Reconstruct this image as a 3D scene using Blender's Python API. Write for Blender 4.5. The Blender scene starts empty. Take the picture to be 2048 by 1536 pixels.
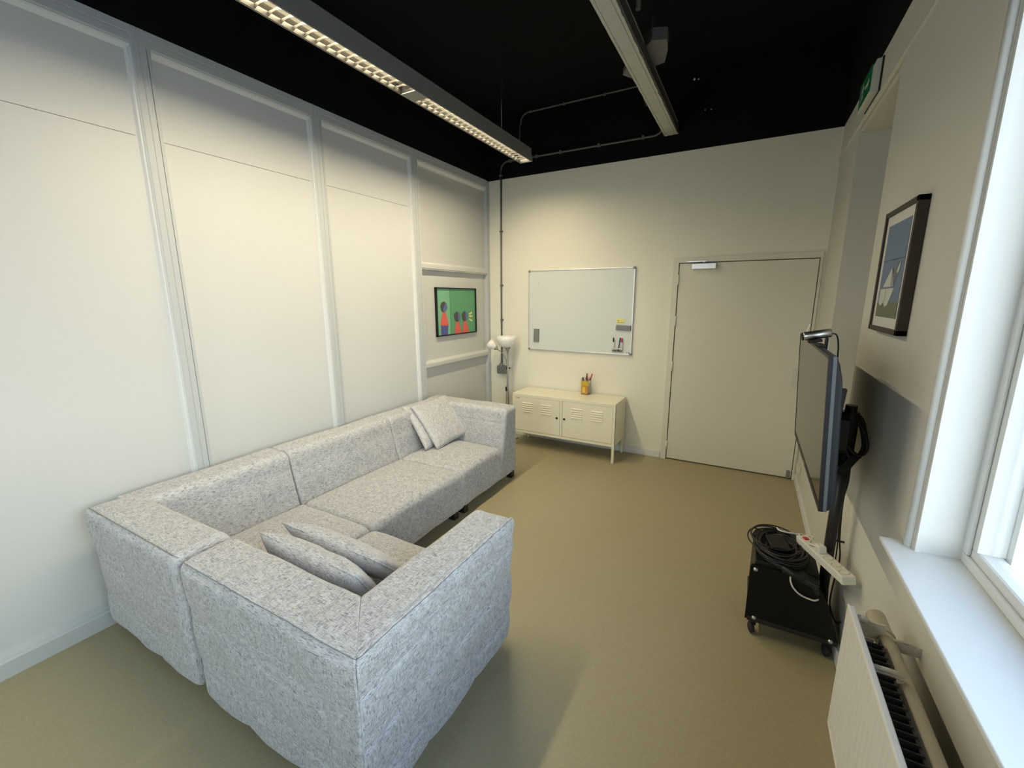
import bpy, bmesh, math, random
from mathutils import Vector, Matrix, noise
random.seed(7)
scene = bpy.context.scene
COL = scene.collection
PI = math.pi

# ------------------------------------------------------------------ room dimensions
W, D, H = 3.35, 4.588, 3.68          # right wall x, back wall y, true ceiling
PAINT = 3.031                         # height where the black paint begins
REAR = -2.6

# ------------------------------------------------------------------ materials
def new_mat(name):
    m = bpy.data.materials.new(name); m.use_nodes = True
    nt = m.node_tree; b = nt.nodes['Principled BSDF']
    return m, nt, b
def N(nt, kind, **kw):
    n = nt.nodes.new(kind)
    for k, v in kw.items(): setattr(n, k, v)
    return n
def mat(name, col, rough=.5, metal=0., bump=0., bscale=200., var=0., vscale=4., spec=.5, coat=0.):
    m, nt, b = new_mat(name)
    b.inputs['Base Color'].default_value = (*col, 1)
    b.inputs['Roughness'].default_value = rough
    b.inputs['Metallic'].default_value = metal
    b.inputs['Specular IOR Level'].default_value = spec
    b.inputs['Coat Weight'].default_value = coat
    tc = N(nt, 'ShaderNodeTexCoord')
    if var > 0:
        nz = N(nt, 'ShaderNodeTexNoise'); nz.inputs['Scale'].default_value = vscale; nz.inputs['Detail'].default_value = 5
        nt.links.new(tc.outputs['Object'], nz.inputs['Vector'])
        mx = N(nt, 'ShaderNodeMix', data_type='RGBA')
        mx.inputs['A'].default_value = (*[c*(1-var) for c in col], 1)
        mx.inputs['B'].default_value = (*[min(1, c*(1+var)) for c in col], 1)
        nt.links.new(nz.outputs['Fac'], mx.inputs['Factor'])
        nt.links.new(mx.outputs['Result'], b.inputs['Base Color'])
    if bump > 0:
        nb = N(nt, 'ShaderNodeTexNoise'); nb.inputs['Scale'].default_value = bscale; nb.inputs['Detail'].default_value = 3
        nt.links.new(tc.outputs['Object'], nb.inputs['Vector'])
        bp = N(nt, 'ShaderNodeBump'); bp.inputs['Strength'].default_value = bump; bp.inputs['Distance'].default_value = .002
        nt.links.new(nb.outputs['Fac'], bp.inputs['Height']); nt.links.new(bp.outputs['Normal'], b.inputs['Normal'])
    return m

def fabric_mat():
    m, nt, b = new_mat('woven_grey_fabric')
    tc = N(nt, 'ShaderNodeTexCoord')
    streaks = []
    # short threads along each of the three axes, fine and dark
    for sc in ((44, 560, 560), (560, 44, 560), (560, 560, 44)):
        mp = N(nt, 'ShaderNodeMapping'); mp.inputs['Scale'].default_value = sc
        nz = N(nt, 'ShaderNodeTexNoise'); nz.inputs['Scale'].default_value = 1.; nz.inputs['Detail'].default_value = 2.
        nt.links.new(tc.outputs['Object'], mp.inputs['Vector']); nt.links.new(mp.outputs['Vector'], nz.inputs['Vector'])
        # a thread never shows end-on: lift the value where the surface faces that axis
        ab = N(nt, 'ShaderNodeVectorMath', operation='DOT_PRODUCT'); ab.inputs[1].default_value = [1. if c < 100 else 0. for c in sc]
        nt.links.new(tc.outputs['Normal'], ab.inputs[0])
        sq = N(nt, 'ShaderNodeMath', operation='MULTIPLY'); nt.links.new(ab.outputs['Value'], sq.inputs[0]); nt.links.new(ab.outputs['Value'], sq.inputs[1])
        ad = N(nt, 'ShaderNodeMath', operation='MULTIPLY_ADD'); ad.inputs[1].default_value = .35
        nt.links.new(sq.outputs[0], ad.inputs[0]); nt.links.new(nz.outputs['Fac'], ad.inputs[2])
        streaks.append(ad.outputs[0])
    mn = N(nt, 'ShaderNodeMath', operation='MINIMUM'); nt.links.new(streaks[0], mn.inputs[0]); nt.links.new(streaks[1], mn.inputs[1])
    mn2 = N(nt, 'ShaderNodeMath', operation='MINIMUM'); nt.links.new(mn.outputs[0], mn2.inputs[0]); nt.links.new(streaks[2], mn2.inputs[1])
    rp = N(nt, 'ShaderNodeValToRGB')
    e = rp.color_ramp.elements
    e[0].position = .31; e[0].color = (.12, .125, .14, 1)
    e[1].position = .50; e[1].color = (.56, .56, .57, 1)
    k = e.new(.40); k.color = (.33, .338, .358, 1)
    nt.links.new(mn2.outputs[0], rp.inputs['Fac'])
    # soft heather patches
    big = N(nt, 'ShaderNodeTexNoise'); big.inputs['Scale'].default_value = 34; big.inputs['Detail'].default_value = 4
    nt.links.new(tc.outputs['Object'], big.inputs['Vector'])
    mr = N(nt, 'ShaderNodeMapRange'); mr.inputs['From Min'].default_value = .3; mr.inputs['From Max'].default_value = .7
    mr.inputs['To Min'].default_value = .88; mr.inputs['To Max'].default_value = 1.08
    nt.links.new(big.outputs['Fac'], mr.inputs['Value'])
    mul = N(nt, 'ShaderNodeVectorMath', operation='SCALE')
    nt.links.new(rp.outputs['Color'], mul.inputs[0]); nt.links.new(mr.outputs[0], mul.inputs['Scale'])
    nt.links.new(mul.outputs[0], b.inputs['Base Color'])
    b.inputs['Roughness'].default_value = .92
    b.inputs['Specular IOR Level'].default_value = .15
    b.inputs['Sheen Weight'].default_value = .25; b.inputs['Sheen Roughness'].default_value = .5
    bp = N(nt, 'ShaderNodeBump'); bp.inputs['Strength'].default_value = .55; bp.inputs['Distance'].default_value = .0022
    nt.links.new(mn2.outputs[0], bp.inputs['Height']); nt.links.new(bp.outputs['Normal'], b.inputs['Normal'])
    return m

def floor_mat():
    m, nt, b = new_mat('beige_linoleum')
    tc = N(nt, 'ShaderNodeTexCoord')
    n1 = N(nt, 'ShaderNodeTexNoise'); n1.inputs['Scale'].default_value = 1.3; n1.inputs['Detail'].default_value = 7
    n2 = N(nt, 'ShaderNodeTexNoise'); n2.inputs['Scale'].default_value = 160; n2.inputs['Detail'].default_value = 2
    nt.links.new(tc.outputs['Object'], n1.inputs['Vector']); nt.links.new(tc.outputs['Object'], n2.inputs['Vector'])
    m1 = N(nt, 'ShaderNodeMix', data_type='RGBA')
    m1.inputs['A'].default_value = (.335, .29, .172, 1); m1.inputs['B'].default_value = (.38, .332, .205, 1)
    nt.links.new(n1.outputs['Fac'], m1.inputs['Factor'])
    m2 = N(nt, 'ShaderNodeMix', data_type='RGBA', blend_type='OVERLAY'); m2.inputs['Factor'].default_value = .22
    nt.links.new(m1.outputs['Result'], m2.inputs['A']); nt.links.new(n2.outputs['Color'], m2.inputs['B'])
    nt.links.new(m2.outputs['Result'], b.inputs['Base Color'])
    mr = N(nt, 'ShaderNodeMapRange'); mr.inputs['To Min'].default_value = .34; mr.inputs['To Max'].default_value = .5
    nt.links.new(n1.outputs['Fac'], mr.inputs['Value']); nt.links.new(mr.outputs[0], b.inputs['Roughness'])
    b.inputs['Specular IOR Level'].default_value = .35
    bp = N(nt, 'ShaderNodeBump'); bp.inputs['Strength'].default_value = .12; bp.inputs['Distance'].default_value = .001
    nt.links.new(n2.outputs['Fac'], bp.inputs['Height']); nt.links.new(bp.outputs['Normal'], b.inputs['Normal'])
    return m

def emit_mat(name, col, strength):
    m, nt, b = new_mat(name)
    b.inputs['Base Color'].default_value = (*col, 1)
    b.inputs['Emission Color'].default_value = (*col, 1); b.inputs['Emission Strength'].default_value = strength
    return m
def glass_mat(name, tint=(1, 1, 1), rough=0.):
    m = bpy.data.materials.new(name); m.use_nodes = True; nt = m.node_tree
    nt.nodes.remove(nt.nodes['Principled BSDF'])
    t = N(nt, 'ShaderNodeBsdfTransparent'); t.inputs['Color'].default_value = (*tint, 1)
    g = N(nt, 'ShaderNodeBsdfGlossy'); g.inputs['Roughness'].default_value = rough
    lw = N(nt, 'ShaderNodeLayerWeight'); lw.inputs['Blend'].default_value = .5
    pw = N(nt, 'ShaderNodeMath', operation='POWER'); pw.inputs[1].default_value = 5.
    f = N(nt, 'ShaderNodeMath', operation='MULTIPLY_ADD'); f.inputs[1].default_value = .9; f.inputs[2].default_value = .035
    nt.links.new(lw.outputs['Facing'], pw.inputs[0]); nt.links.new(pw.outputs[0], f.inputs[0])
    mx = N(nt, 'ShaderNodeMixShader')
    nt.links.new(f.outputs[0], mx.inputs[0]); nt.links.new(t.outputs[0], mx.inputs[1]); nt.links.new(g.outputs[0], mx.inputs[2])
    nt.links.new(mx.outputs[0], nt.nodes['Material Output'].inputs['Surface'])
    return m

M = dict(
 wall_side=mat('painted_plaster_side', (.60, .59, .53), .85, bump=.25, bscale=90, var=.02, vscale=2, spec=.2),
 panel_grey=mat('grey_wall_panel', (.56, .565, .54), .7, bump=.12, bscale=70, spec=.25),
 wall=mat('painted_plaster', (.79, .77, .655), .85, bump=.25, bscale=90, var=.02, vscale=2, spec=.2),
 seam_shade=mat('shaded_seam_grey', (.20, .205, .22), .9),  # dark tone stands in for the shade along the sofa seams
 panel=mat('white_wall_panel', (.605, .615, .605), .7, bump=.12, bscale=70, var=.015, vscale=1.5, spec=.25),
 woodwork=mat('white_gloss_woodwork', (.70, .715, .70), .42, spec=.4),
 greywork=mat('pale_grey_woodwork', (.50, .525, .53), .5, spec=.35),
 black=mat('matt_black_paint', (.006, .0065, .0065), .9, spec=.12, bump=.4, bscale=60),
 floor=floor_mat(), fabric=fabric_mat(),
 gap=mat('dark_gap', (.02, .018, .015), .9),
 door=mat('painted_door', (.70, .68, .575), .55, spec=.3, var=.012, vscale=2),
 cabinet=mat('cream_powder_coat', (.80, .76, .60), .28, spec=.5),
 darkmetal=mat('black_metal', (.012, .012, .013), .42, spec=.5),
 blackplastic=mat('black_plastic', (.009, .009, .010), .42, spec=.3),
 rubber=mat('black_rubber', (.012, .012, .012), .7),
 cable=mat('black_cable', (.010, .010, .011), .45),
 steel=mat('brushed_steel', (.62, .62, .62), .3, metal=1.),
 alu=mat('aluminium', (.68, .69, .69), .38, metal=.85),
 greyplastic=mat('grey_plastic', (.20, .21, .205), .5),
 greypipe=mat('grey_conduit', (.13, .13, .125), .5),
 darkpipe=mat('dark_painted_conduit', (.075, .072, .066), .6),
 board=mat('whiteboard_enamel', (.66, .70, .67), .3, spec=.4, var=.03, vscale=3),
 felt=mat('grey_felt', (.11, .115, .11), .9, bump=.3),
 note=mat('yellow_paper', (.82, .76, .25), .8),
 ink=mat('dark_ink', (.03, .03, .05), .6),
 frosted=mat('frosted_white_glass', (.85, .84, .80), .35, spec=.5),
 tvscreen=mat('tv_screen', (.016, .016, .016), .13, spec=.9),
 darkglass=mat('dark_tinted_panel', (.006, .006, .006), .3, spec=.25),
 polemetal=mat('grey_pole_metal', (.30, .30, .28), .5, metal=.3),
 tvshell=mat('tv_shell', (.012, .015, .018), .5, spec=.25),
 tvsilver=mat('tv_silver_band', (.085, .098, .105), .5, metal=.2),
 tvtop=mat('tv_top', (.08, .078, .065), .35),
 cream=mat('cream_plastic', (.66, .62, .50), .45),
 whiteplastic=mat('white_plastic', (.75, .73, .67), .4),
 red=mat('red_plastic', (.50, .03, .03), .4), darkred=mat('dark_red_plastic', (.22, .01, .02), .4),
 blue=mat('blue_plastic', (.02, .03, .15), .4),
 blackcap=mat('black_cap', (.01, .01, .01), .4),
 radiator=mat('radiator_enamel', (.72, .685, .60), .45, spec=.4),
 dustfins=mat('dark_convector_fins', (.045, .045, .045), .7),
 pipe=mat('painted_heating_pipe', (.58, .53, .43), .4, spec=.45),
 wood=mat('dark_walnut_frame', (.042, .030, .022), .5, var=.3, vscale=60, spec=.3),
 mountboard=mat('mount_board', (.62, .62, .58), .85),
 concrete=mat('stained_trunking_paint', (.46, .47, .41), .8, var=.12, vscale=14, bump=.6, bscale=60),
 fixture=mat('fixture_housing', (.21, .21, .195), .45, spec=.4),
 louvre=mat('satin_louvre', (.085, .083, .076), .45, metal=1.),
 tube=emit_mat('fluorescent_tube', (1., .86, .58), 9.),
 green=mat('exit_sign_green', (.005, .20, .085), .3), signwhite=mat('exit_sign_white', (.62, .63, .56), .45),
 glass=glass_mat('window_glass'), acrylic=glass_mat('clear_acrylic', (.93, .93, .93), .05),
 orange=mat('orange_card', (.80, .36, .05), .6, var=.35, vscale=40), yellowcard=mat('yellow_card', (.85, .58, .06), .6),
 a_green=mat('print_green', (.11, .33, .17), .6), a_light=mat('print_light_green', (.19, .45, .27), .6),
 a_line=mat('print_dark_green', (.08, .24, .13), .6),
 a_hair=mat('print_charcoal', (.07, .065, .06), .6), a_face=mat('print_slate_blue', (.11, .15, .30), .6),
 a_red=mat('print_coral', (.68, .12, .09), .6), a_blue=mat('print_indigo', (.09, .09, .30), .6),
 a_yellow=mat('print_yellow', (.78, .72, .30), .6),
 p_sky=mat('print_dusk_blue', (.13, .19, .29), .6), p_line=mat('print_horizon', (.06, .08, .11), .6),
 p_sea=mat('print_olive_sea', (.14, .15, .09), .6), p_boat=mat('print_boat_white', (.52, .54, .50), .6),
 p_shade=mat('print_boat_shade', (.30, .31, .30), .6), p_grey=mat('print_plume', (.14, .15, .17), .6),
 outside=mat('outside_pavement', (.35, .35, .34), .9),
)

# ------------------------------------------------------------------ mesh helpers
def mesh_obj(name, bm, m, parent=None, smooth=False, recalc=True):
    if recalc: bmesh.ops.recalc_face_normals(bm, faces=bm.faces)
    me = bpy.data.meshes.new(name); bm.to_mesh(me); bm.free()
    mats = m if isinstance(m, (list, tuple)) else [m]
    for x in mats: me.materials.append(x)
    if smooth:
        for p in me.polygons: p.use_smooth = True
    o = bpy.data.objects.new(name, me); COL.objects.link(o)
    if parent is not None:
        o.parent = parent
        o.matrix_parent_inverse = Matrix.Translation(parent.location).inverted() if parent.parent is None else parent.matrix_parent_inverse.copy()
    return o
def part(name, bm, m, parent, smooth=False, label=None):
    """geometry given in world coordinates, hung under a thing whose origin is at its base"""
    bmesh.ops.translate(bm, verts=bm.verts, vec=-origin_of(parent))
    bmesh.ops.recalc_face_normals(bm, faces=bm.faces)
    me = bpy.data.meshes.new(name); bm.to_mesh(me); bm.free()
    for x in (m if isinstance(m, (list, tuple)) else [m]): me.materials.append(x)
    if smooth:
        for p in me.polygons: p.use_smooth = True
    o = bpy.data.objects.new(name, me); COL.objects.link(o); o.parent = parent
    if label: o['label'] = label
    return o
def origin_of(o):
    v = Vector((0, 0, 0))
    while o is not None: v += o.location; o = o.parent
    return v
def thing(name, label, cat, loc, group=None):
    o = bpy.data.objects.new(name, None); COL.objects.link(o)
    o.location = loc; o.empty_display_size = .05
    o['label'] = label; o['category'] = cat
    if group: o['group'] = group
    return o
def solo(name, bm, m, label, cat, loc, smooth=False, group=None):
    """a thing that is one mesh, world-coordinate geometry, origin at loc"""
    bmesh.ops.translate(bm, verts=bm.verts, vec=-Vector(loc))
    bmesh.ops.recalc_face_normals(bm, faces=bm.faces)
    me = bpy.data.meshes.new(name); bm.to_mesh(me); bm.free()
    for x in (m if isinstance(m, (list, tuple)) else [m]): me.materials.append(x)
    if smooth:
        for p in me.polygons: p.use_smooth = True
    o = bpy.data.objects.new(name, me); COL.objects.link(o); o.location = loc
    o['label'] = label; o['category'] = cat
    if group: o['group'] = group
    return o
def struct(name, bm, m, smooth=False):
    bmesh.ops.recalc_face_normals(bm, faces=bm.faces)
    me = bpy.data.meshes.new(name); bm.to_mesh(me); bm.free()
    for x in (m if isinstance(m, (list, tuple)) else [m]): me.materials.append(x)
    if smooth:
        for p in me.polygons: p.use_smooth = True
    o = bpy.data.objects.new(name, me); COL.objects.link(o); o['kind'] = 'structure'
    return o

def box(bm, x0, x1, y0, y1, z0, z1, mi=0, bevel=0., seg=2):
    vs = [bm.verts.new((x, y, z)) for x in (x0, x1) for y in (y0, y1) for z in (z0, z1)]
    q = ((0, 1, 3, 2), (4, 6, 7, 5), (0, 4, 5, 1), (2, 3, 7, 6), (0, 2, 6, 4), (1, 5, 7, 3))
    fs = [bm.faces.new([vs[i] for i in f]) for f in q]
    for f in fs: f.material_index = mi
    if bevel > 0:
        es = list({e for f in fs for e in f.edges})
        r = bmesh.ops.bevel(bm, geom=es, offset=bevel, segments=seg, profile=.5, affect='EDGES')
        for f in r['faces']: f.material_index = mi
    return bm
def B(*a, **k): return box(bmesh.new(), *a, **k)
def prism(bm, pts, axis, a0, a1, mi=0):
    """extrude a closed 2-D polygon along an axis ('x': pts are (y,z); 'y': (x,z); 'z': (x,y))"""
    def P(p, a): return {'x': (a, p[0], p[1]), 'y': (p[0], a, p[1]), 'z': (p[0], p[1], a)}[axis]
    v0 = [bm.verts.new(P(p, a0)) for p in pts]; v1 = [bm.verts.new(P(p, a1)) for p in pts]
    n = len(pts)
    fs = [bm.faces.new(v0), bm.faces.new(list(reversed(v1)))]
    for i in range(n): fs.append(bm.faces.new((v0[i], v0[(i+1) % n], v1[(i+1) % n], v1[i])))
    for f in fs: f.material_index = mi
    return bm
def frame_of(d):
    d = d.normalized(); a = Vector((0, 0, 1)) if abs(d.z) < .9 else Vector((1, 0, 0))
    u = d.cross(a).normalized(); return u, d.cross(u).normalized()
def catmull(pts, n=8, closed=False):
    P = [Vector(p) for p in pts]; out = []
    m = len(P); rng = m if closed else m-1
    for i in range(rng):
        g = (lambda k: P[k % m]) if closed else (lambda k: P[min(max(k, 0), m-1)])
        p0, p1, p2, p3 = g(i-1), g(i), g(i+1), g(i+2)
        for j in range(n):
            t = j/n
            out.append(.5*((2*p1)+(p2-p0)*t+(2*p0-5*p1+4*p2-p3)*t*t+(3*p1-p0-3*p2+p3)*t**3))
    if not closed: out.append(P[-1].copy())
    return out
def tube(bm, pts, r, n=10, closed=False, mi=0, caps=True):
    P = [Vector(p) for p in pts]; rings = []
    rr = r if callable(r) else (lambda t: r)
    u = None
    for i, p in enumerate(P):
        if closed: d = P[(i+1) % len(P)]-P[i-1]
        else: d = P[min(i+1, len(P)-1)]-P[max(i-1, 0)]
        if d.length < 1e-9: d = Vector((0, 0, 1))
        d.normalize()
        if u is None: u, v = frame_of(d)
        else:
            u = (u-d*u.dot(d)); u = u.normalized() if u.length > 1e-6 else frame_of(d)[0]
            v = d.cross(u)
        R = rr(i/max(1, len(P)-1))
        rings.append([bm.verts.new(p+(u*math.cos(2*PI*k/n)+v*math.sin(2*PI*k/n))*R) for k in range(n)])
    m = len(rings)
    for i in range(m if closed else m-1):
        a, b = rings[i], rings[(i+1) % m]
        for k in range(n):
            f = bm.faces.new((a[k], a[(k+1) % n], b[(k+1) % n], b[k])); f.material_index = mi; f.smooth = True
    if caps and not closed:
        for rg in (rings[0], rings[-1]):
            f = bm.faces.new(rg); f.material_index = mi
    return bm
def T(*a, **k): return tube(bmesh.new(), *a, **k)
def lathe(bm, prof, c, axis=Vector((0, 0, 1)), n=32, mi=0):
    """prof: list of (radius, distance along axis)"""
    axis = Vector(axis).normalized(); u, v = frame_of(axis); c = Vector(c); rings = []
    for r, h in prof:
        if r < 1e-6: rings.append([bm.verts.new(c+axis*h)])
        else: rings.append([bm.verts.new(c+axis*h+(u*math.cos(2*PI*k/n)+v*math.sin(2*PI*k/n))*r) for k in range(n)])
    for a, b in zip(rings, rings[1:]):
        for k in range(n):
            k2 = (k+1) % n
            if len(a) == 1 and len(b) == 1: continue
            if len(a) == 1: f = bm.faces.new((a[0], b[k], b[k2]))
            elif len(b) == 1: f = bm.faces.new((a[k], a[k2], b[0]))
            else: f = bm.faces.new((a[k], a[k2], b[k2], b[k]))
            f.smooth = True; f.material_index = mi
    return bm
def L(*a, **k): return lathe(bmesh.new(), *a, **k)
def obox(bm, c, ux, uy, uz, hx, hy, hz, mi=0, bevel=0., seg=2):
    """box about c with given half sizes along given axes"""
    c, ux, uy, uz = Vector(c), Vector(ux).normalized(), Vector(uy).normalized(), Vector(uz).normalized()
    t = bmesh.new(); box(t, -hx, hx, -hy, hy, -hz, hz, mi, bevel, seg)
    vm = {}
    for v in t.verts: vm[v] = bm.verts.new(c+ux*v.co.x+uy*v.co.y+uz*v.co.z)
    for f in t.faces:
        g = bm.faces.new([vm[v] for v in f.verts]); g.material_index = mi
    t.free(); return bm
def flat(bm, pts, mi=0):
    f = bm.faces.new([bm.verts.new(p) for p in pts]); f.material_index = mi; return f

# ------------------------------------------------------------------ upholstery
def rrect(hb, hc, r, nb, nc, na):
    """rounded rectangle outline with fixed point counts; returns (b,c) list"""
    r = max(min(r, hb-1e-4, hc-1e-4), 1e-4); out = []
    def edge(p, q, n):
        for i in range(n): out.append((p[0]+(q[0]-p[0])*i/n, p[1]+(q[1]-p[1])*i/n))
    def arc(cb, cc, a0):
        for i in range(na):
            a = a0+PI/2*i/na; out.append((cb+r*math.cos(a), cc+r*math.sin(a)))
    arc(hb-r, hc-r, 0); edge((hb-r, hc), (-(hb-r), hc), nb)
    arc(-(hb-r), hc-r, PI/2); edge((-hb, hc-r), (-hb, -(hc-r)), nc)
    arc(-(hb-r), -(hc-r), PI); edge((-(hb-r), -hc), (hb-r, -hc), nb)
    arc(hb-r, -(hc-r), 3*PI/2); edge((hb, -(hc-r)), (hb, hc-r), nc)
    return out
def tri(c8, a, b, c):
    """trilinear: c8[i][j][k] for a,b,c in 0..1"""
    def l(p, q, t): return p+(q-p)*t
    return l(l(l(c8[0][0][0], c8[0][0][1], c), l(c8[0][1][0], c8[0][1][1], c), b),
             l(l(c8[1][0][0], c8[1][0][1], c), l(c8[1][1][0], c8[1][1][1], c), b), a)
def soft_block(c8, r, r0, r1, res=.012, disp=None, rec=None):
    """padded block: a runs along its length, b across, c up; r edge radius, r0/r1 radii at both ends"""
    c8 = [[[Vector(p) for p in q] for q in s] for s in c8]
    La = (tri(c8, 1, .5, .5)-tri(c8, 0, .5, .5)).length
    Lb = (tri(c8, .5, 1, .5)-tri(c8, .5, 0, .5)).length
    Lc = (tri(c8, .5, .5, 1)-tri(c8, .5, .5, 0)).length
    hb, hc = Lb/2, Lc/2
    nb = max(3, int((Lb-2*r)/res)); nc = max(3, int((Lc-2*r)/res)); na = max(5, int(r*1.57/res))
    rings = []
    capsteps = 7
    mh = min(hb, hc)
    def cap(rr, sgn):
        out = []
        for i in range(capsteps):                     # flat part from the middle outwards
            t = i/capsteps; out.append((0., mh*.93*(1-t)+rr*t))
        k = max(3, int(rr*1.57/res))
        for i in range(k+1):
            th = PI/2*i/k; out.append((rr*(1-math.cos(th)), rr*(1-math.sin(th))))
        return out
    c0 = cap(r0, 1); c1 = cap(r1, -1)
    rings += [(d, ins) for d, ins in c0]
    nmid = max(4, int((La-r0-r1)/res))
    rings += [(r0+(La-r0-r1)*i/nmid, 0.) for i in range(1, nmid)]
    rings += [(La-d, ins) for d, ins in reversed(c1)]
    bm = bmesh.new(); R = []
    for d, ins in rings:
        pr = rrect(hb-ins, hc-ins, max(r-ins, .003), nb, nc, na)
        R.append([bm.verts.new(tri(c8, d/La, (b+hb)/Lb, (c+hc)/Lc)) for b, c in pr])
    n = len(R[0])
    for a, b in zip(R, R[1:]):
        for k in range(n): bm.faces.new((a[k], a[(k+1) % n], b[(k+1) % n], b[k]))
    bm.faces.new(R[0]); bm.faces.new(list(reversed(R[-1])))
    bmesh.ops.recalc_face_normals(bm, faces=bm.faces)
    if disp:
        bm.normal_update()
        mv = [(v, v.normal*disp(v.co, v.normal)) for v in bm.verts]
        for v, d in mv: v.co += d
    if rec is not None:                                # where the seams run: outer top edge and the last full ring
        kk = na+nb+na//2
        body = [R[i] for i in range(len(R)) if rings[i][1] < 1e-6 or (rings[i][1] < .012 and rings[i][0] > La/2) or (rings[i][1] < .012 and rings[i][0] < La/2)]
        cen = sum((v.co for v in R[len(R)//2]), Vector())/n
        out = lambda v: v.co+v.normal*.0008
        rec['top'] = [out(b_[kk]) for b_ in body]
        last = body[-1]
        rec['ring'] = [out(last[i % n]) for i in range(na//2, 2*na+nb+nc+na//2)]
    return bm
def groove(d, w=.010, depth=.006): return -depth*math.exp(-(d/w)**2)
def wob(co, s=5., a=.004): return a*noise.noise(co*s)

def quilt(u, v, z0, dz, lu, amp=.010, gd=.007):
    """brick quilting: u along the face, v up"""
    row = math.floor((v-z0)/dz)
    off = .5*(row % 2)
    zl = (v-z0)/dz-row
    step = .18*dz*(1 if math.floor(u/lu+off) % 2 else -1)
    zd = min(abs((v-z0-step)-row*dz), abs((v-z0-step)-(row+1)*dz))
    ud = abs(((u/lu+off) % 1.)-.5)*lu
    ud = lu/2-ud
    pf = amp*(abs(math.sin(PI*min(max(zl, 0), 1)))**.6)*(abs(math.sin(PI*((u/lu+off) % 1.)))**.35)
    return pf+groove(zd, .009, gd)+groove(ud, .009, gd*.35)

# ================================================================== ROOM SHELL
bm = bmesh.new(); box(bm, -.3, W+.6, REAR-.1, D+.3, -.12, 0); struct('floor', bm, M['floor'])
bm = bmesh.new(); box(bm, -.3, W+.6, REAR-.1, D+.3, H, H+.15); struct('ceiling', bm, M['black'])

# back wall: white below, black painted band above, with the doorway left open
DX0, DX1, DZ = 2.168, 3.312, 2.024
bm = bmesh.new()
box(bm, -.3, DX0, D, D+.2, 0, PAINT); box(bm, DX0, DX1, D, D+.2, DZ, PAINT); box(bm, DX1, W+.6, D, D+.2, 0, PAINT)
box(bm, -.3, W+.6, D, D+.2, PAINT, H, mi=1)
box(bm, DX0-.01, DX1+.01, D+.06, D+.2, 0, DZ+.01, mi=2)
struct('wall_back', bm, [M['wall'], M['black'], M['gap']])

# left wall: backing slab, black band, panelling
bm = bmesh.new(); box(bm, -.3, -.052, REAR, D, 0, PAINT); box(bm, -.3, -.001, REAR, D, PAINT, H, mi=1)
wl = struct('wall_left', bm, [M['panel'], M['black']])
STILE = [.155-1.02*k for k in (2, 1)]+[.155, 1.176, 2.192, 3.212]   # near edge of each stile, y
def bead_y(bm, y, z0, z1, d=1):
    """small rounded moulding running up the edge of a panel"""
    prism(bm, [(-.05, y), (-.05, y+d*.03), (-.004, y+d*.03), (-.004, y+d*.026), (-.014, y+d*.024), (-.014, y+d*.016), (-.022, y+d*.012), (-.03, y+d*.008), (-.032, y)], 'z', z0, z1)
ends = STILE+[4.52]
prev = REAR
for i, y0 in enumerate(STILE):
    bm = bmesh.new()
    prism(bm, [(-.05, y0+.028), (-.004, y0+.028), (0, y0+.034), (0, y0+.058), (-.003, y0+.060), (-.003, y0+.063), (0, y0+.065), (0, y0+.092), (-.012, y0+.0925), (-.012, y0+.0955), (-.002, y0+.096), (-.002, y0+.112), (-.05, y0+.116)], 'z', .08, PAINT)
    bmesh.ops.translate(bm, verts=bm.verts, vec=(.0015, 0, 0))
    part('stile', bm, M['greywork'], wl)
    bm = bmesh.new(); bead_y(bm, y0, .12, 2.93, 1); part('moulding', bm, M['woodwork'], wl)
    if y0 > 3.2: bm = bmesh.new(); bead_y(bm, y0+.146, .12, 2.93, -1); part('moulding', bm, M['woodwork'], wl)
# near bays: flat boards in two heights with a hair joint
for a, b in zip([REAR]+[s+.112 for s in STILE], STILE):
    if b-a < .1: continue
    for z0, z1 in ((.10, 2.521), (2.5235, 2.96)):
        bm = bmesh.new(); box(bm, -.05, -.030, a, b+.012, z0, z1); part('wall_panel', bm, M['panel'], wl)
for z0, z1 in ((.10, .99), (1.04, 1.97), (2.03, 2.93)):
    part('wall_panel', B(-.053, -.0505, 3.32, 4.53, z0, z1), M['panel_grey'], wl)
# top rail
bm = bmesh.new()
prism(bm, [(-.05, PAINT), (0, PAINT), (0, 2.995), (-.003, 2.993), (-.003, 2.988), (0, 2.986), (0, 2.955), (-.010, 2.950), (-.010, 2.944), (-.05, 2.944)], 'y', REAR, 4.53)
part('top_rail', bm, M['greywork'], wl)
bm = bmesh.new()
prism(bm, [(-.05, 2.946), (-.008, 2.946), (-.012, 2.936), (-.018, 2.930), (-.028, 2.922), (-.032, 2.918), (-.05, 2.918)], 'y', REAR, 4.53)
part('moulding', bm, M['woodwork'], wl)
# rails of the last bay
for zt, zb in ((2.032, 1.968), (1.047, .985)):
    bm = bmesh.new()
    prism(bm, [(-.051, zt+.012), (-.03, zt+.010), (-.016, zt-.004), (-.014, zt-.010), (0, zt-.012), (0, zb+.016), (-.004, zb+.014), (-.006, zb+.004), (-.012, zb), (-.051, zb)], 'y', 3.324, 4.53)
    part('rail', bm, M['panel_grey'], wl)
# corner post
bm = bmesh.new(); box(bm, -.052, -.004, 4.525, D, 0, PAINT, bevel=.003); part('stile', bm, M['greywork'], wl)
# skirting
bm = bmesh.new()
prism(bm, [(-.05, 0), (.014, 0), (.014, .078), (.008, .086), (-.006, .092), (-.018, .104), (-.032, .116), (-.05, .12)], 'y', REAR, 4.53)
sk = struct('baseboard_left', bm, M['greywork'])
bm = bmesh.new(); box(bm, 0.016, DX0-.058, D-.012, D, 0, .075, bevel=.003); struct('baseboard_back', bm, M['woodwork'])

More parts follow.
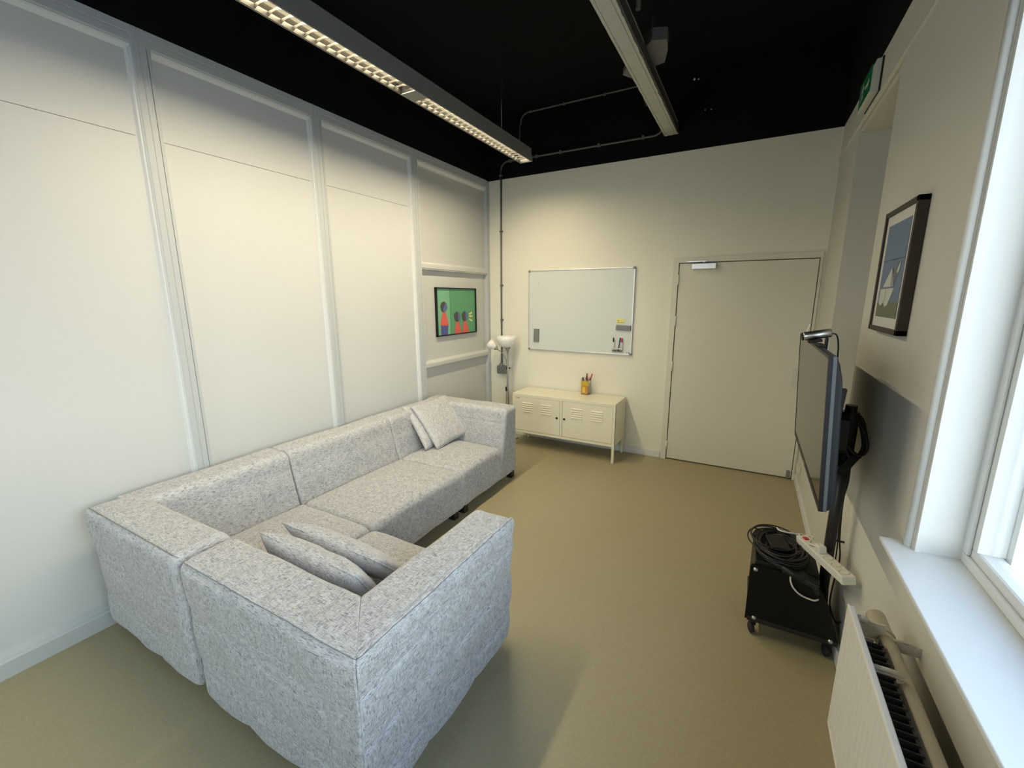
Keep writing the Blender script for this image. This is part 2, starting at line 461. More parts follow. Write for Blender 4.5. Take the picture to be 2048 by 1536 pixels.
# right wall with niche (far) and window opening (near)
NY0, NY1, NZ0, NZ1 = 2.855, 3.834, .90, 2.752
WY0, WY1, WZ0, WZ1 = -1.35, 1.672, .915, 2.72
ND = .34; OUT = W+.42
bm = bmesh.new()
box(bm, W, OUT, REAR, D, 0, WZ0-.03)                 # parapet
box(bm, W, OUT, REAR, D, NZ1+.03, PAINT)             # beam above
box(bm, W, OUT, REAR, WY0, WZ0-.03, NZ1+.03)
box(bm, W, OUT, WY1, NY0, WZ0-.03, NZ1+.03)
box(bm, W, OUT, NY1, D, WZ0-.03, NZ1+.03)
box(bm, W+.012, OUT, NY0, NY1, NZ1, NZ1+.03)
box(bm, W+.25, OUT, NY0, NY1, WZ0-.03, NZ1+.02)
box(bm, W, OUT, WY0, WY1, WZ1, NZ1+.03)
box(bm, W, OUT, REAR, D, PAINT, H, mi=1)
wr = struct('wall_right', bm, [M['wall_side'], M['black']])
bm = bmesh.new()                                       # narrow ledge line along the beam
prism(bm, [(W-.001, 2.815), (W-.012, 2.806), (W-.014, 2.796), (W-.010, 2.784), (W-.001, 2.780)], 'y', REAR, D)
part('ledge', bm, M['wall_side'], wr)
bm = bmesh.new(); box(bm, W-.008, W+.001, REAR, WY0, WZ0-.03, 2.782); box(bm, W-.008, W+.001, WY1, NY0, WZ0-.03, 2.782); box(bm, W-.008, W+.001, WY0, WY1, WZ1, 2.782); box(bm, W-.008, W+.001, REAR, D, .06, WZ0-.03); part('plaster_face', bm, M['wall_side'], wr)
bm = bmesh.new(); box(bm, W-.022, W-.006, 1.56, D, 0, .062, bevel=.003); struct('baseboard_right', bm, M['woodwork'])

# rear wall behind the camera, with a second window
VX0, VX1, VZ0, VZ1 = .20, 1.75, .95, 2.60
bm = bmesh.new(); box(bm, -.3, W+.6, REAR-.15, REAR, 0, VZ0); box(bm, -.3, W+.6, REAR-.15, REAR, VZ1, PAINT)
box(bm, -.3, VX0, REAR-.15, REAR, VZ0, VZ1); box(bm, VX1, W+.6, REAR-.15, REAR, VZ0, VZ1)
box(bm, -.3, W+.6, REAR-.15, REAR, PAINT, H, mi=1)
struct('wall_rear', bm, [M['wall'], M['black']])
bm = bmesh.new()
for a in ((VX0, VX0+.06, VZ0, VZ1), (VX1-.06, VX1, VZ0, VZ1), (.95, 1.01, VZ0, VZ1), (VX0, VX1, VZ0, VZ0+.06), (VX0, VX1, VZ1-.06, VZ1)):
    box(bm, a[0], a[1], REAR-.11, REAR-.05, a[2], a[3], bevel=.004)
win2 = struct('window_2', bm, M['woodwork'])
part('pane', B(VX0+.05, .96, REAR-.082, REAR-.078, VZ0+.05, VZ1-.05), M['glass'], win2)
part('pane', B(1.00, VX1-.05, REAR-.082, REAR-.078, VZ0+.05, VZ1-.05), M['glass'], win2)
part('window_sill', B(VX0-.03, VX1+.03, REAR-.05, REAR+.10, VZ0-.03, VZ0, bevel=.004), M['woodwork'], win2)

# ---- window
bm = bmesh.new(); box(bm, 3.462, 3.520, 1.612, WY1, .972, WZ1); box(bm, 3.462, 3.520, WY0, WY0+.06, .972, WZ1)
box(bm, 3.462, 3.520, WY0, WY1, WZ0, .972, bevel=.008); box(bm, 3.462, 3.520, WY0, WY1, WZ1-.06, WZ1)
box(bm, 3.462, 3.520, .06, .14, .972, WZ1-.06)
win = struct('window_1', bm, M['woodwork'])
bm = bmesh.new(); box(bm, 3.452, 3.4615, 1.640, WY1, .9455, WZ1, bevel=.003); box(bm, 3.452, 3.462, WY0, WY1, WZ0, .945, bevel=.003); part('glazing_bead', bm, M['woodwork'], win)
bm = bmesh.new(); box(bm, 3.494, 3.498, WY0+.05, .07, .965, WZ1-.05); part('pane', bm, M['glass'], win)
bm = bmesh.new(); box(bm, 3.494, 3.498, .13, 1.618, .965, WZ1-.05); part('pane', bm, M['glass'], win)
bm = bmesh.new(); box(bm, 3.350, 3.470, 1.668, 1.676, WZ0, WZ1); box(bm, 3.521, OUT+.01, 1.585, 1.673, WZ0-.02, WZ1); part('window_reveal', bm, M['woodwork'], win)
bm = bmesh.new(); box(bm, 3.521, OUT+.06, WY0, 1.60, WZ0-.035, WZ0+.02); part('outer_sill', bm, M['woodwork'], win)
bm = bmesh.new(); box(bm, 3.273, 3.462, WY0-.05, 1.722, WZ0-.013, WZ0, bevel=.003); part('window_sill', bm, M['woodwork'], win)
bm = bmesh.new(); tube(bm, [(3.338, 1.690, WZ0), (3.338, 1.690, WZ1+.03)], .013, n=14); box(bm, 3.346, 3.36, 1.66, 1.70, WZ0, WZ1+.03)
part('casing', bm, M['woodwork'], win, smooth=False)
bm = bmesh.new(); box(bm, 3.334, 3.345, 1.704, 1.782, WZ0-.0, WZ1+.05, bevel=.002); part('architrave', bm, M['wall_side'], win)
bm = bmesh.new(); box(bm, OUT+.05, OUT+30, -25, 25, -.5, -.4); box(bm, -20, OUT+.05, -25, REAR-.3, -.5, -.4); g = struct('ground', bm, M['outside'])

# ---- door
bm = bmesh.new()
box(bm, DX0-.048, DX0+.003, D-.014, D+.055, 0, DZ-.003, bevel=.001); box(bm, DX1-.003, W-.022, D-.014, D+.055, 0, DZ-.003, bevel=.001)
box(bm, DX0-.048, W-.022, D-.0142, D+.055, DZ-.003, DZ+.048, bevel=.001)
door = struct('door_1', bm, M['door'])
LX0, LX1 = DX0+.010, DX1-.009
part('door_leaf', B(LX0, LX1, D-.004, D+.036, .012, DZ-.010, bevel=.002), M['door'], door)
for z in (1.861, 1.460, 1.003, .154):
    part('hinge', T([(DX0+.006, D-.012, z-.05), (DX0+.006, D-.012, z+.05)], .0075, n=10), M['door'], door)
bm = B(2.292, 2.507, D-.05, D-.006, 1.953, 2.010, bevel=.006)
cl = part('door_closer', bm, M['alu'], door)
bm = bmesh.new(); tube(bm, [(2.40, D-.03, 2.012), (2.40, D-.03, 2.024)], .012); obox(bm, (2.33, D-.035, 2.026), (1, 0, 0), (0, 1, 0), (0, 0, 1), .085, .008, .003)
obox(bm, (2.43, D-.02, 2.030), (1, .1, 0), (-.1, 1, 0), (0, 0, 1), .07, .007, .003)
part('closer_arm', bm, M['steel'], cl)
part('push_plate', B(3.214, 3.262, D-.008, D-.004, .882, 1.056, bevel=.002), M['signwhite'], door, label='pale metal plate')
part('floor_catch', B(3.262, 3.290, D-.022, D-.004, .012, .085, bevel=.002), M['greyplastic'], door, label='dark metal foot catch')

# ================================================================== SOFA
ST = .705      # height of the backs
def fab_disp(kind):
    def f(co, n):
        w = wob(co, 4.2, .007)+wob(co, 11., .0022)
        if kind == 'near_face' and n.y < -.6:      # outer faces turned towards the window end
            return w+.006+quilt(co.x-.95, co.z, .02, .235, .34, .010, .005)
        if kind == 'side_face' and n.x > .6:
            return w+.004+quilt(co.y-.68, co.z, .03, .19, .30, .012, .008)
        if n.z > .55 and kind in ('near_face',):
            g = 0
            for xs in (1.215, 1.465, 1.70): g += groove(co.x-xs, .0085, .0045)
            return w+g
        if kind == 'back' and n.x > .5:
            return w+.004+quilt(co.y-.68, co.z, .10, .16, .235, .004, .002)
        if kind == 'far_arm' and n.y < -.5:
            g = groove(co.x-.55, .009, .005)+groove(co.x-.78, .009, .005)+groove(co.z-.57, .009, .004)
            return w+g+.004
        return w
    return f
sofa = thing('sectional_sofa', 'L-shaped light grey woven fabric sectional sofa along the panelled wall', 'sofa', (.5, 2.0, 0))
def blk(name, xs, ys, zs, **k): pass
Z0 = .055
recA, recB, recC = {}, {}, {}
# backs: a along length, b across thickness (0 outer, 1 inner), c up
def c8_back(y0, y1, m0=0., m1=0.):
    """backs on the left wall (run along y). m0: mitre shortening at inner side of the start"""
    o0, i0b, i0t = .035, .40, .235
    def P(y, x, z): return (x, y, z)
    return [[[P(y0, .055, Z0), P(y0, o0, ST)], [P(y0+m0, i0b, Z0), P(y0+m0*.5, i0t, ST)]],
            [[P(y1, .055, Z0), P(y1, o0, ST)], [P(y1, i0b, Z0), P(y1, i0t, ST)]]]
res = .0125
NEARY = .675
# corner module: near back runs full width to the wall, left back butts against it
bm = soft_block([[[(.06, NEARY+.02, Z0), (.04, NEARY, ST)], [(.06, NEARY+.36, Z0), (.04, NEARY+.215, ST)]],
                 [[(.945, NEARY+.02, Z0), (.945, NEARY, ST)], [(.945, NEARY+.36, Z0), (.945, NEARY+.215, ST)]]], (.055), .075, .05, .011, fab_disp('near_face'), recA)
part('backrest', bm, M['fabric'], sofa, smooth=True)
part('backrest', soft_block(c8_back(.80, 1.622), .05, .004, .022, res, fab_disp('back')), M['fabric'], sofa, smooth=True)
part('backrest', soft_block(c8_back(1.628, 2.538), .05, .022, .022, res, fab_disp('back')), M['fabric'], sofa, smooth=True)
part('backrest', soft_block(c8_back(2.544, 3.43), .05, .022, .004, res, fab_disp('back')), M['fabric'], sofa, smooth=True)
# far arm
bm = soft_block([[[(.06, 3.445, Z0), (.04, 3.455, ST)], [(.06, 3.10, Z0), (.04, 3.255, ST)]],
                 [[(.985, 3.445, Z0), (.975, 3.455, ST)], [(.985, 3.10, Z0), (.975, 3.255, ST)]]], .045, .004, .045, res, fab_disp('far_arm'))
part('armrest', bm, M['fabric'], sofa, smooth=True)
# near end module: back and arm meeting in a mitre
XR = 1.955
bm = soft_block([[[(.955, NEARY+.02, Z0), (.955, NEARY, ST)], [(.955, NEARY+.34, Z0), (.955, NEARY+.215, ST)]],
                 [[(XR-.021, NEARY+.02, Z0), (XR+.003, NEARY, ST)], [(XR-.36, NEARY+.34, Z0), (XR-.218, NEARY+.215, ST)]]], .055, .065, .005, .0075, fab_disp('near_face'), recB)
part('backrest', bm, M['fabric'], sofa, smooth=True)
bm = soft_block([[[(XR-.025, NEARY+.015, Z0), (XR, NEARY-.003, ST)], [(XR-.36, NEARY+.345, Z0), (XR-.215, NEARY+.218, ST)]],
                 [[(XR-.025, 1.640, Z0), (XR, 1.632, ST)], [(XR-.36, 1.640, Z0), (XR-.215, 1.632, ST)]]], .055, .005, .085, .0075, fab_disp('side_face'), recC)
part('armrest', bm, M['fabric'], sofa, smooth=True)
# seats
def seat_disp(cx, cy, hx, hy):
    def f(co, n):
        w = wob(co, 5., .005)+wob(co, 13., .0015)
        if n.z > .3:
            u = min(1, abs((co.x-cx)/hx)); v = min(1, abs((co.y-cy)/hy))
            return w+.030*(1-u**2.6)*(1-v**2.6)
        return w+.004
    return f
def seat(x0, x1, y0, y1, zt=.372):
    c = [[[(x0, y0, .075), (x0, y0, zt)], [(x1, y0, .075), (x1-.03, y0, zt)]],
         [[(x0, y1, .075), (x0, y1, zt)], [(x1, y1, .075), (x1-.03, y1, zt)]]]
    bm = soft_block(c, .045, .030, .030, .014, seat_disp((x0+x1)/2, (y0+y1)/2, (x1-x0)/2, (y1-y0)/2))
    part('seat', bm, M['fabric'], sofa, smooth=True)
seat(.34, 1.000, .98, 1.622)
seat(.34, 1.005, 1.628, 2.538)
seat(.34, 1.000, 2.544, 3.15)
# near module seat runs to the front edge (faces +y)
c = [[[(1.010, .98, .075), (1.010, .98, .372)], [(1.010, 1.640, .075), (1.010, 1.615, .372)]],
     [[(1.64, .98, .075), (1.64, .98, .372)], [(1.64, 1.640, .075), (1.64, 1.615, .372)]]]
part('seat', soft_block(c, .045, .03, .03, .014, seat_disp(1.32, 1.31, .33, .33)), M['fabric'], sofa, smooth=True)
# stitched seams along the outer edges, their shade painted as thin dark cords
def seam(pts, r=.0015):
    part('seam_shade', tube(bmesh.new(), pts, r, n=6), M['seam_shade'], sofa, smooth=True, label='stitched seam line, its shade painted darker grey')
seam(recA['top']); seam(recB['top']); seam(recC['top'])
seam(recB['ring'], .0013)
for x, y in ((.94, .95), (.94, 1.56), (.94, 1.69), (.94, 2.47), (.94, 2.60), (.94, 3.38), (.10, 3.38), (1.78, 1.48), (1.80, .80), (.12, .76)):
    part('leg', B(x-.028, x+.028, y-.028, y+.028, 0, .085, bevel=.003), M['darkmetal'], sofa)

# cushions
def cushion(name, label, corners, th, group, seed):
    """corners: four world points in order; thickness across the middle"""
    P = [Vector(p) for p in corners]; c = sum(P, Vector())/4
    nrm = (P[2]-P[0]).cross(P[3]-P[1]).normalized()
    if th < 0: th = -th
    n = 44; bm = bmesh.new(); g = {}
    for s in (1, -1):
        for i in range(n+1):
            for j in range(n+1):
                u, v = i/n, j/n
                if s < 0 and (i in (0, n) or j in (0, n)): g[(s, i, j)] = g[(1, i, j)]; continue
                U, V = 2*u-1, 2*v-1
                # edges pulled in between the corners
                pu = U*(1-.035*(1-V*V)); pv = V*(1-.035*(1-U*U))
                a, b = (pu+1)/2, (pv+1)/2
                p = (P[0]*(1-a)+P[1]*a)*(1-b)+(P[3]*(1-a)+P[2]*a)*b
                h = th/2*((1-abs(U)**3.2)*(1-abs(V)**3.2))**.5
                h += (.004*noise.noise(Vector((u*6, v*6, seed+s)))+.0015*noise.noise(Vector((u*18, v*18, seed))))*(1-U**8)*(1-V**8)
                g[(s, i, j)] = bm.verts.new(p+nrm*h*s)
    for s in (1, -1):
        for i in range(n):
            for j in range(n):
                q = [g[(s, i, j)], g[(s, i+1, j)], g[(s, i+1, j+1)], g[(s, i, j+1)]]
                bm.faces.new(q if s > 0 else q[::-1])
    base = Vector((c.x, c.y, min(p.z for p in P)))
    o = thing(name, label, 'cushion', base, group)
    part('cover', bm, M['fabric'], o, smooth=True)
    edge = []
    for a, b in ((0, 1), (1, 2), (2, 3), (3, 0)):
        for t in range(12):
            f = t/12; e = P[a].lerp(P[b], f); mid = c-e; edge.append(e+mid.normalized()*(.012*4*f*(1-f))*1.0)
    part('seam', tube(bmesh.new(), edge, .003, n=6, closed=True), M['fabric'], o, smooth=True)
    return o
G = 'loose cushions on the sofa'
cushion('cushion', 'grey woven cushion propped against the near backrest, nearest the camera', [(1.02, .965, .685), (1.640, .955, .685), (1.655, 1.10, .44), (1.03, 1.10, .44)], .135, G, 1)
cushion('cushion', 'grey woven cushion leaning behind the nearest one, further from the near backrest', [(.985, 1.09, .66), (1.61, 1.085, .66), (1.63, 1.29, .44), (.99, 1.29, .44)], .115, G, 2)
cushion('cushion', 'square grey cushion in front of its pair at the far arm of the sofa', [(.55, 2.775, .405), (.56, 3.335, .425), (.245, 3.30, .752), (.215, 2.83, .742)], .075, G, 3)
cushion('cushion', 'grey cushion half hidden behind the square cushion at the far end of the sofa', [(.475, 2.715, .405), (.485, 3.16, .425), (.175, 3.19, .745), (.155, 2.79, .735)], .075, G, 4)

# ================================================================== METAL CABINET
CX0, CX1, CY0, CY1 = .532, 1.722, 4.173, 4.565
cab = thing('metal_sideboard', 'low cream metal sideboard with two louvred doors under the whiteboard', 'cabinet', ((CX0+CX1)/2, (CY0+CY1)/2, 0))
bm = bmesh.new()
box(bm, CX0, CX1, CY0, CY1, .612, .632, bevel=.003)                 # top
box(bm, CX0, CX0+.004, CY0+.002, CY1, .178, .614); box(bm, CX1-.004, CX1, CY0+.002, CY1, .178, .614)
box(bm, CX0+.004, CX1-.004, CY1-.006, CY1, .178, .614)
box(bm, CX0+.004, CX1-.004, CY0+.01, CY1, .178, .190)
box(bm, CX0+.03, CX1-.03, CY0+.05, CY0+.054, .155, .18)
box(bm, CX0, CX0+.028, CY0, CY0+.02, .178, .614, bevel=.002); box(bm, CX1-.028, CX1, CY0, CY0+.02, .178, .614, bevel=.002)
box(bm, CX0+.026, CX1-.026, CY0, CY0+.02, .178, .203); box(bm, CX0+.026, CX1-.026, CY0, CY0+.02, .600, .614)
box(bm, 1.114, 1.140, CY0, CY0+.02, .2, .602)
part('body', bm, M['cabinet'], cab)
bm = bmesh.new(); box(bm, CX0+.01, CX1-.01, CY0+.021, CY0+.024, .195, .61); part('inner_shadow_panel', bm, M['gap'], cab)
for x in (CX0+.0135, CX1-.0135):
    for y in (CY0+.0125, CY1-.0125):
        part('leg', B(x-.0125, x+.0125, y-.0125, y+.0125, 0, .180, bevel=.002), M['cabinet'], cab)
for x0, x1, kx, grp in ((.560, 1.111, 1.080, ((.660, .786), (.887, 1.010))), (1.143, 1.693, 1.167, ((1.243, 1.366), (1.467, 1.590)))):
    dr = part('door', B(x0, x1, CY0+.001, CY0+.019, .206, .598, bevel=.002), M['cabinet'], cab)
    for a, b in grp:
        bm = bmesh.new()
        for i in range(5):
            z = .428+.0245*i
            prism(bm, [(CY0+.002, z-.004), (CY0-.007, z+.001), (CY0-.006, z+.005), (CY0+.002, z+.011)], 'x', a, b)
        part('louvre', bm, M['cabinet'], dr)
    part('lock', L([(.0, -.010), (.010, -.010), (.012, -.006), (.012, .004)], (kx, CY0, .404), (0, 1, 0), n=20), M['blackcap'], dr, smooth=True)
    if x0 < 1:
        bm = bmesh.new()
        box(bm, .578, .583, CY0-.0006, CY0+.002, .576, .590)
        for i in range(4): box(bm, .590+.009*i, .596+.009*i, CY0-.0006, CY0+.002, .577, .586)
        part('badge', bm, M['greyplastic'], dr, label='tiny grey lettered badge')

# pen cup
cx, cy = 1.292, 4.498
cup = thing('pen_cup', 'clear square pen cup lined with an orange and yellow card on the metal sideboard', 'pen holder', (cx, cy, .632))
h = .045
bm = bmesh.new()
for a in ((cx-h, cx-h+.002, cy-h, cy+h), (cx+h-.002, cx+h, cy-h, cy+h), (cx-h, cx+h, cy-h, cy-h+.002), (cx-h, cx+h, cy+h-.002, cy+h)):
    box(bm, *a, .633, .815)
box(bm, cx-h, cx+h, cy-h, cy+h, .632, .635)
part('cup_wall', bm, M['acrylic'], cup)
bm = bmesh.new(); box(bm, cx-h+.004, cx+h-.01, cy-h+.003, cy-h+.005, .640, .735); box(bm, cx-h+.004, cx+h-.01, cy-h+.003, cy-h+.005, .735, .785, mi=1)
box(bm, cx-h+.018, cx-h+.050, cy-h+.0015, cy-h+.003, .655, .720, mi=1)
part('card', bm, [M['orange'], M['yellowcard']], cup)
def pen(label, p, q, cols, cat='pen', group='pens in the cup'):
    p, q = Vector(p), Vector(q); d = q-p
    o = thing('marker_pen', label, cat, p, group)
    part('barrel', T([p, p+d*.68], .0058, n=10), cols[0], o, smooth=False)
    part('cap', T([p+d*.67, q-d.normalized()*.004, q], lambda t: .0070 if t < .9 else .0050, n=10), cols[1], o, smooth=False)
    return o
pen('marker with dark red cap standing at the left rear of the pen cup', (1.275, 4.51, .642), (1.288, 4.53, .862), (M['whiteplastic'], M['darkred']))
pen('white marker with bright red cap leaning out of the right of the pen cup', (1.295, 4.475, .642), (1.362, 4.49, .868), (M['whiteplastic'], M['red']))
pen('thick dark maroon marker in the middle of the pen cup', (1.30, 4.505, .642), (1.298, 4.50, .852), (M['darkred'], M['darkred']))
pen('short dark pen leaning left in the pen cup', (1.285, 4.48, .642), (1.258, 4.475, .825), (M['greyplastic'], M['blackcap']))

# ================================================================== WHITEBOARD
wb = thing('whiteboard', 'wall-mounted whiteboard in an aluminium frame above the metal sideboard', 'whiteboard', (1.144, D-.01, 1.087))
X0, X1, Z1, Z2 = .533, 1.755, 1.087, 2.001
part('writing_surface', B(X0+.008, X1-.008, D-.018, D-.001, Z1+.008, Z2-.008), M['board'], wb)
bm = bmesh.new()
for a in ((X0, X0+.012, Z1, Z2), (X1-.012, X1, Z1, Z2), (X0, X1, Z1, Z1+.012), (X0, X1, Z2-.012, Z2)):
    box(bm, a[0], a[1], D-.024, D, a[2], a[3], bevel=.002)
part('frame', bm, M['alu'], wb)
for x in (X0, X1):
    for z in (Z1, Z2):
        sx = 1 if x == X0 else -1; sz = 1 if z == Z1 else -1
        part('corner_cap', B(min(x-.002*sx, x+.022*sx), max(x-.002*sx, x+.022*sx), D-.026, D, min(z-.002*sz, z+.022*sz), max(z-.002*sz, z+.022*sz), bevel=.003), M['greyplastic'], wb)
bm = bmesh.new(); box(bm, 1.700, 1.712, D-.0186, D-.017, 1.112, 1.117); box(bm, 1.722, 1.734, D-.0186, D-.017, 1.107, 1.118)
part('maker_mark', bm, M['ink'], wb, label='two tiny dark printed marks')
for x, z, s in ((.655, 1.86, .010), (.70, 1.70, .005), (.60, 1.76, .004), (1.50, 1.80, .004), (.69, 1.93, .003)):
    part('smudge', B(x, x+s*.5, D-.0183, D-.017, z, z+s), M['greyplastic'], wb, label='faint leftover pen mark')
def eraser(label, c, hx, hz, rot):
    o = thing('board_eraser', label, 'board eraser', (c[0], D-.018, c[1]-hz), 'magnetic board erasers')
    bm = bmesh.new(); u = Vector((math.cos(rot), 0, math.sin(rot))); w = Vector((-math.sin(rot), 0, math.cos(rot)))
    obox(bm, (c[0], D-.031, c[1]), u, (0, 1, 0), w, hx, .006, hz, bevel=.004); part('grip', bm, M['greyplastic'], o)
    bm = bmesh.new(); obox(bm, (c[0], D-.0215, c[1]), u, (0, 1, 0), w, hx-.001, .0035, hz-.001); part('felt_pad', bm, M['felt'], o)
eraser('grey board eraser standing upright at the lower left of the whiteboard', (.640, 1.259), .033, .076, -.03)
eraser('grey board eraser lying flat below the yellow note on the whiteboard', (1.662, 1.377), .079, .027, -.035)
bm = B(1.584, 1.668, D-.0205, D-.018, 1.424, 1.471)
sn = solo('sticky_note', bm, M['note'], 'small yellow sticky note at the right of the whiteboard', 'sticky note', (1.626, D-.018, 1.424))
bm = bmesh.new(); box(bm, 1.592, 1.612, D-.0212, D-.0205, 1.450, 1.454); box(bm, 1.592, 1.664, D-.0212, D-.0205, 1.433, 1.436)
part('handwriting', bm, M['ink'], sn)
ho = thing('marker_holder', 'small cream wooden marker holder at the lower right of the whiteboard', 'marker holder', (1.605, D-.018, 1.125))
bm = bmesh.new(); box(bm, 1.550, 1.662, D-.044, D-.018, 1.146, 1.160, bevel=.002); box(bm, 1.590, 1.620, D-.030, D-.018, 1.158, 1.176, bevel=.003)
part('rack', bm, M['cream'], ho)
part('tray', B(1.552, 1.658, D-.042, D-.018, 1.124, 1.132, bevel=.002), M['darkmetal'], ho, label='dark lower tray')
for x in (1.555, 1.605, 1.654): part('upright', B(x-.004, x+.004, D-.030, D-.020, 1.130, 1.148), M['cream'], ho)
y = D-.038
pen('black-capped whiteboard marker at the left of the marker holder', (1.569, y, 1.133), (1.563, y, 1.270), (M['whiteplastic'], M['blackcap']), 'marker', 'markers on the whiteboard')
pen('dark blue whiteboard marker leaning in the middle of the holder', (1.618, y, 1.133), (1.638, y, 1.272), (M['blue'], M['blue']), 'marker', 'markers on the whiteboard')
pen('red-capped whiteboard marker at the right of the marker holder', (1.654, y, 1.133), (1.656, y, 1.268), (M['whiteplastic'], M['red']), 'marker', 'markers on the whiteboard')

# ================================================================== POWER SOCKETS, CONDUITS
so = thing('wall_socket', 'grey surface-mounted double power socket beside the floor lamp', 'power socket', (.180, D-.02, .765))
bm = B(.112, .248, D-.062, D, .765, .868, bevel=.010, seg=3); part('housing', bm, M['greyplastic'], so)
for x in (.146, .200):
    for z in (.792, .840):
        part('socket_face', L([(.0, .003), (.014, .003), (.016, -.003), (.022, -.003), (.022, .004)], (x, D-.062, z), (0, 1, 0), n=20), M['felt'], so, smooth=True)
part('cable_gland', L([(.026, -.006), (.020, .018), (.010, .034), (.010, .045)], (.158, D-.030, .866), n=16), M['greyplastic'], so, smooth=True)
def conduit(label, pts, clips, r=.0095, m='greypipe', name='electric_conduit'):
    o = thing(name, label, 'conduit', pts[0])
    part('pipe', tube(bmesh.new(), pts, r, n=12), M[m], o, smooth=False)
    for c in clips: part('clip', c, M[m], o)
    return o
def arc_pts(c, r, a0, a1, plane, n=8):
    out = []
    for i in range(n+1):
        a = a0+(a1-a0)*i/n; p = Vector(c)
        p[plane[0]] += r*math.cos(a); p[plane[1]] += r*math.sin(a); out.append(p)
    return out
yc = D-.012
pts = [Vector((.158, yc, .90)), Vector((.160, yc, 2.0)), Vector((.167, yc, 3.12))]+arc_pts((.167+.09, yc, 3.12), .09, PI, PI/2, (0, 2))+[Vector((1.84, yc, 3.205))]+arc_pts((1.86, yc, 3.295), .09, -PI/2, -.15, (0, 2))+[Vector((1.965, yc, 3.34)), Vector((1.97, yc, 3.37))]
clips = [B(x-.012, x+.012, yc-.014, D, 3.193, 3.212+.014, bevel=.002) for x in (.29, .62, .90, 1.32, 1.76)]+[B(.150-.002, .182, yc-.014, D, z, z+.02, bevel=.002) for z in (3.06, 2.45, 1.83, 1.42)]
conduit('dark conduit rising from the wall socket and bending along the black wall band', pts, clips)
zc = 3.664
pts = [Vector((.425, yc, 3.560))]+arc_pts((.425+.09, yc, 3.575), .09, PI, PI/2, (0, 2))+[Vector((1.60, yc, 3.668)), Vector((1.77, yc, 3.668))]
clips = [B(x-.008, x+.008, D-.02, D, 3.655, 3.680) for x in (.54, .93, 1.36)]
conduit('upper grey conduit running along the top of the black wall to the trunking', pts, clips, .0085)

# ceiling trunking
tr = thing('cable_trunking', 'worn off-white cable trunking bar under the black ceiling', 'cable trunking', (2.02, 2.6, 3.19))
bm = bmesh.new()
n = 180; rows = []
for i in range(n+1):
    yy = REAR+.2+(D-REAR-.2)*i/n
    jr = .006*noise.noise(Vector((yy*14, 0, 0)))+.004*noise.noise(Vector((yy*45, 3, 0)))
    jl = .002*noise.noise(Vector((yy*12, 7, 0)))
    prof = [(1.957+jl, 3.300), (1.957+jl, 3.190), (1.973, 3.190), (1.974, 3.1935), (1.977, 3.1935), (1.978, 3.190), (2.052, 3.190), (2.053, 3.1935), (2.056, 3.1935), (2.057, 3.190), (2.074+jr, 3.190), (2.072, 3.215), (2.072, 3.300)]
    rows.append([bm.verts.new((p[0], yy, p[1])) for p in prof])
for a, b in zip(rows, rows[1:]):
    for k in range(len(a)-1): bm.faces.new((a[k], a[k+1], b[k+1], b[k]))
    bm.faces.new((a[-1], a[0], b[0], b[-1]))
bm.faces.new(rows[0]); bm.faces.new(rows[-1][::-1])
part('channel', bm, M['concrete'], tr)
part('side_channel', B(2.0725, 2.084, REAR+.2, D, 3.198, 3.262), M['darkpipe'], tr)
bm = bmesh.new(); prism(bm, [(1.86, 3.43), (1.91, 3.34), (1.96, 3.36), (1.96, 3.60), (1.93, 3.56)], 'z', 3.27, 3.31); part('bracket', bm, M['greypipe'], tr)
bm = bmesh.new(); prism(bm, [(2.08, 3.15), (2.13, 3.09), (2.215, 3.13), (2.20, 3.25), (2.155, 3.40), (2.08, 3.42)], 'z', 3.27, 3.34); part('bracket', bm, M['greypipe'], tr)
part('suspension_rod', T([(2.125, 2.74, 3.262), (2.125, 2.74, H)], .014, n=12), M['darkpipe'], tr)
part('suspension_rod', T([(2.02, 3.6, 3.28), (2.02, 3.6, H)], .010, n=12), M['darkpipe'], tr)
bm = bmesh.new()
for i in range(16):
    x = 1.965+.14*random.random(); z = 3.188+.02*random.random()
    lathe(bm, [(0, -.006), (.005, -.003), (.004, .003), (0, .006)], (x, D-.008-.01*random.random(), z), n=6)
part('plaster_crumbs', bm, M['woodwork'], tr, label='white plaster crumbs at the wall end')
for x in (1.70,):
    ca = solo('trunking_cable', tube(bmesh.new(), catmull([(1.735, D-.02, 3.66), (1.735, D-.02, 3.60), (1.77, D-.02, 3.50), (1.80, D-.03, 3.475), (1.95, D-.04, 3.47), (1.99, D-.04, 3.38)], 6), .006, n=8), M['greypipe'], 'thin grey cable drooping from the upper conduit to the trunking', 'cable', (1.735, D-.02, 3.47))
for x, z, r, lb in ((2.19, 3.62, .017, 'larger white chip in the black wall paint right of the trunking'), (2.225, 3.613, .011, 'thin white chip just beside the larger chip in the black wall paint'),
                    (2.30, 3.35, .007, 'tiny white speck in the black wall paint, left one of the lower pair'), (2.35, 3.345, .007, 'tiny white speck in the black wall paint, right one of the lower pair')):
    bm = bmesh.new(); lathe(bm, [(0, -.004), (r*.6, -.003), (r*.5, 0), (0, .001)], (x, D-.001, z), (0, 1, 0), n=7)
    solo('paint_chip', bm, M['woodwork'], lb, 'paint chip', (x, D, z), group='chips in the black paint')

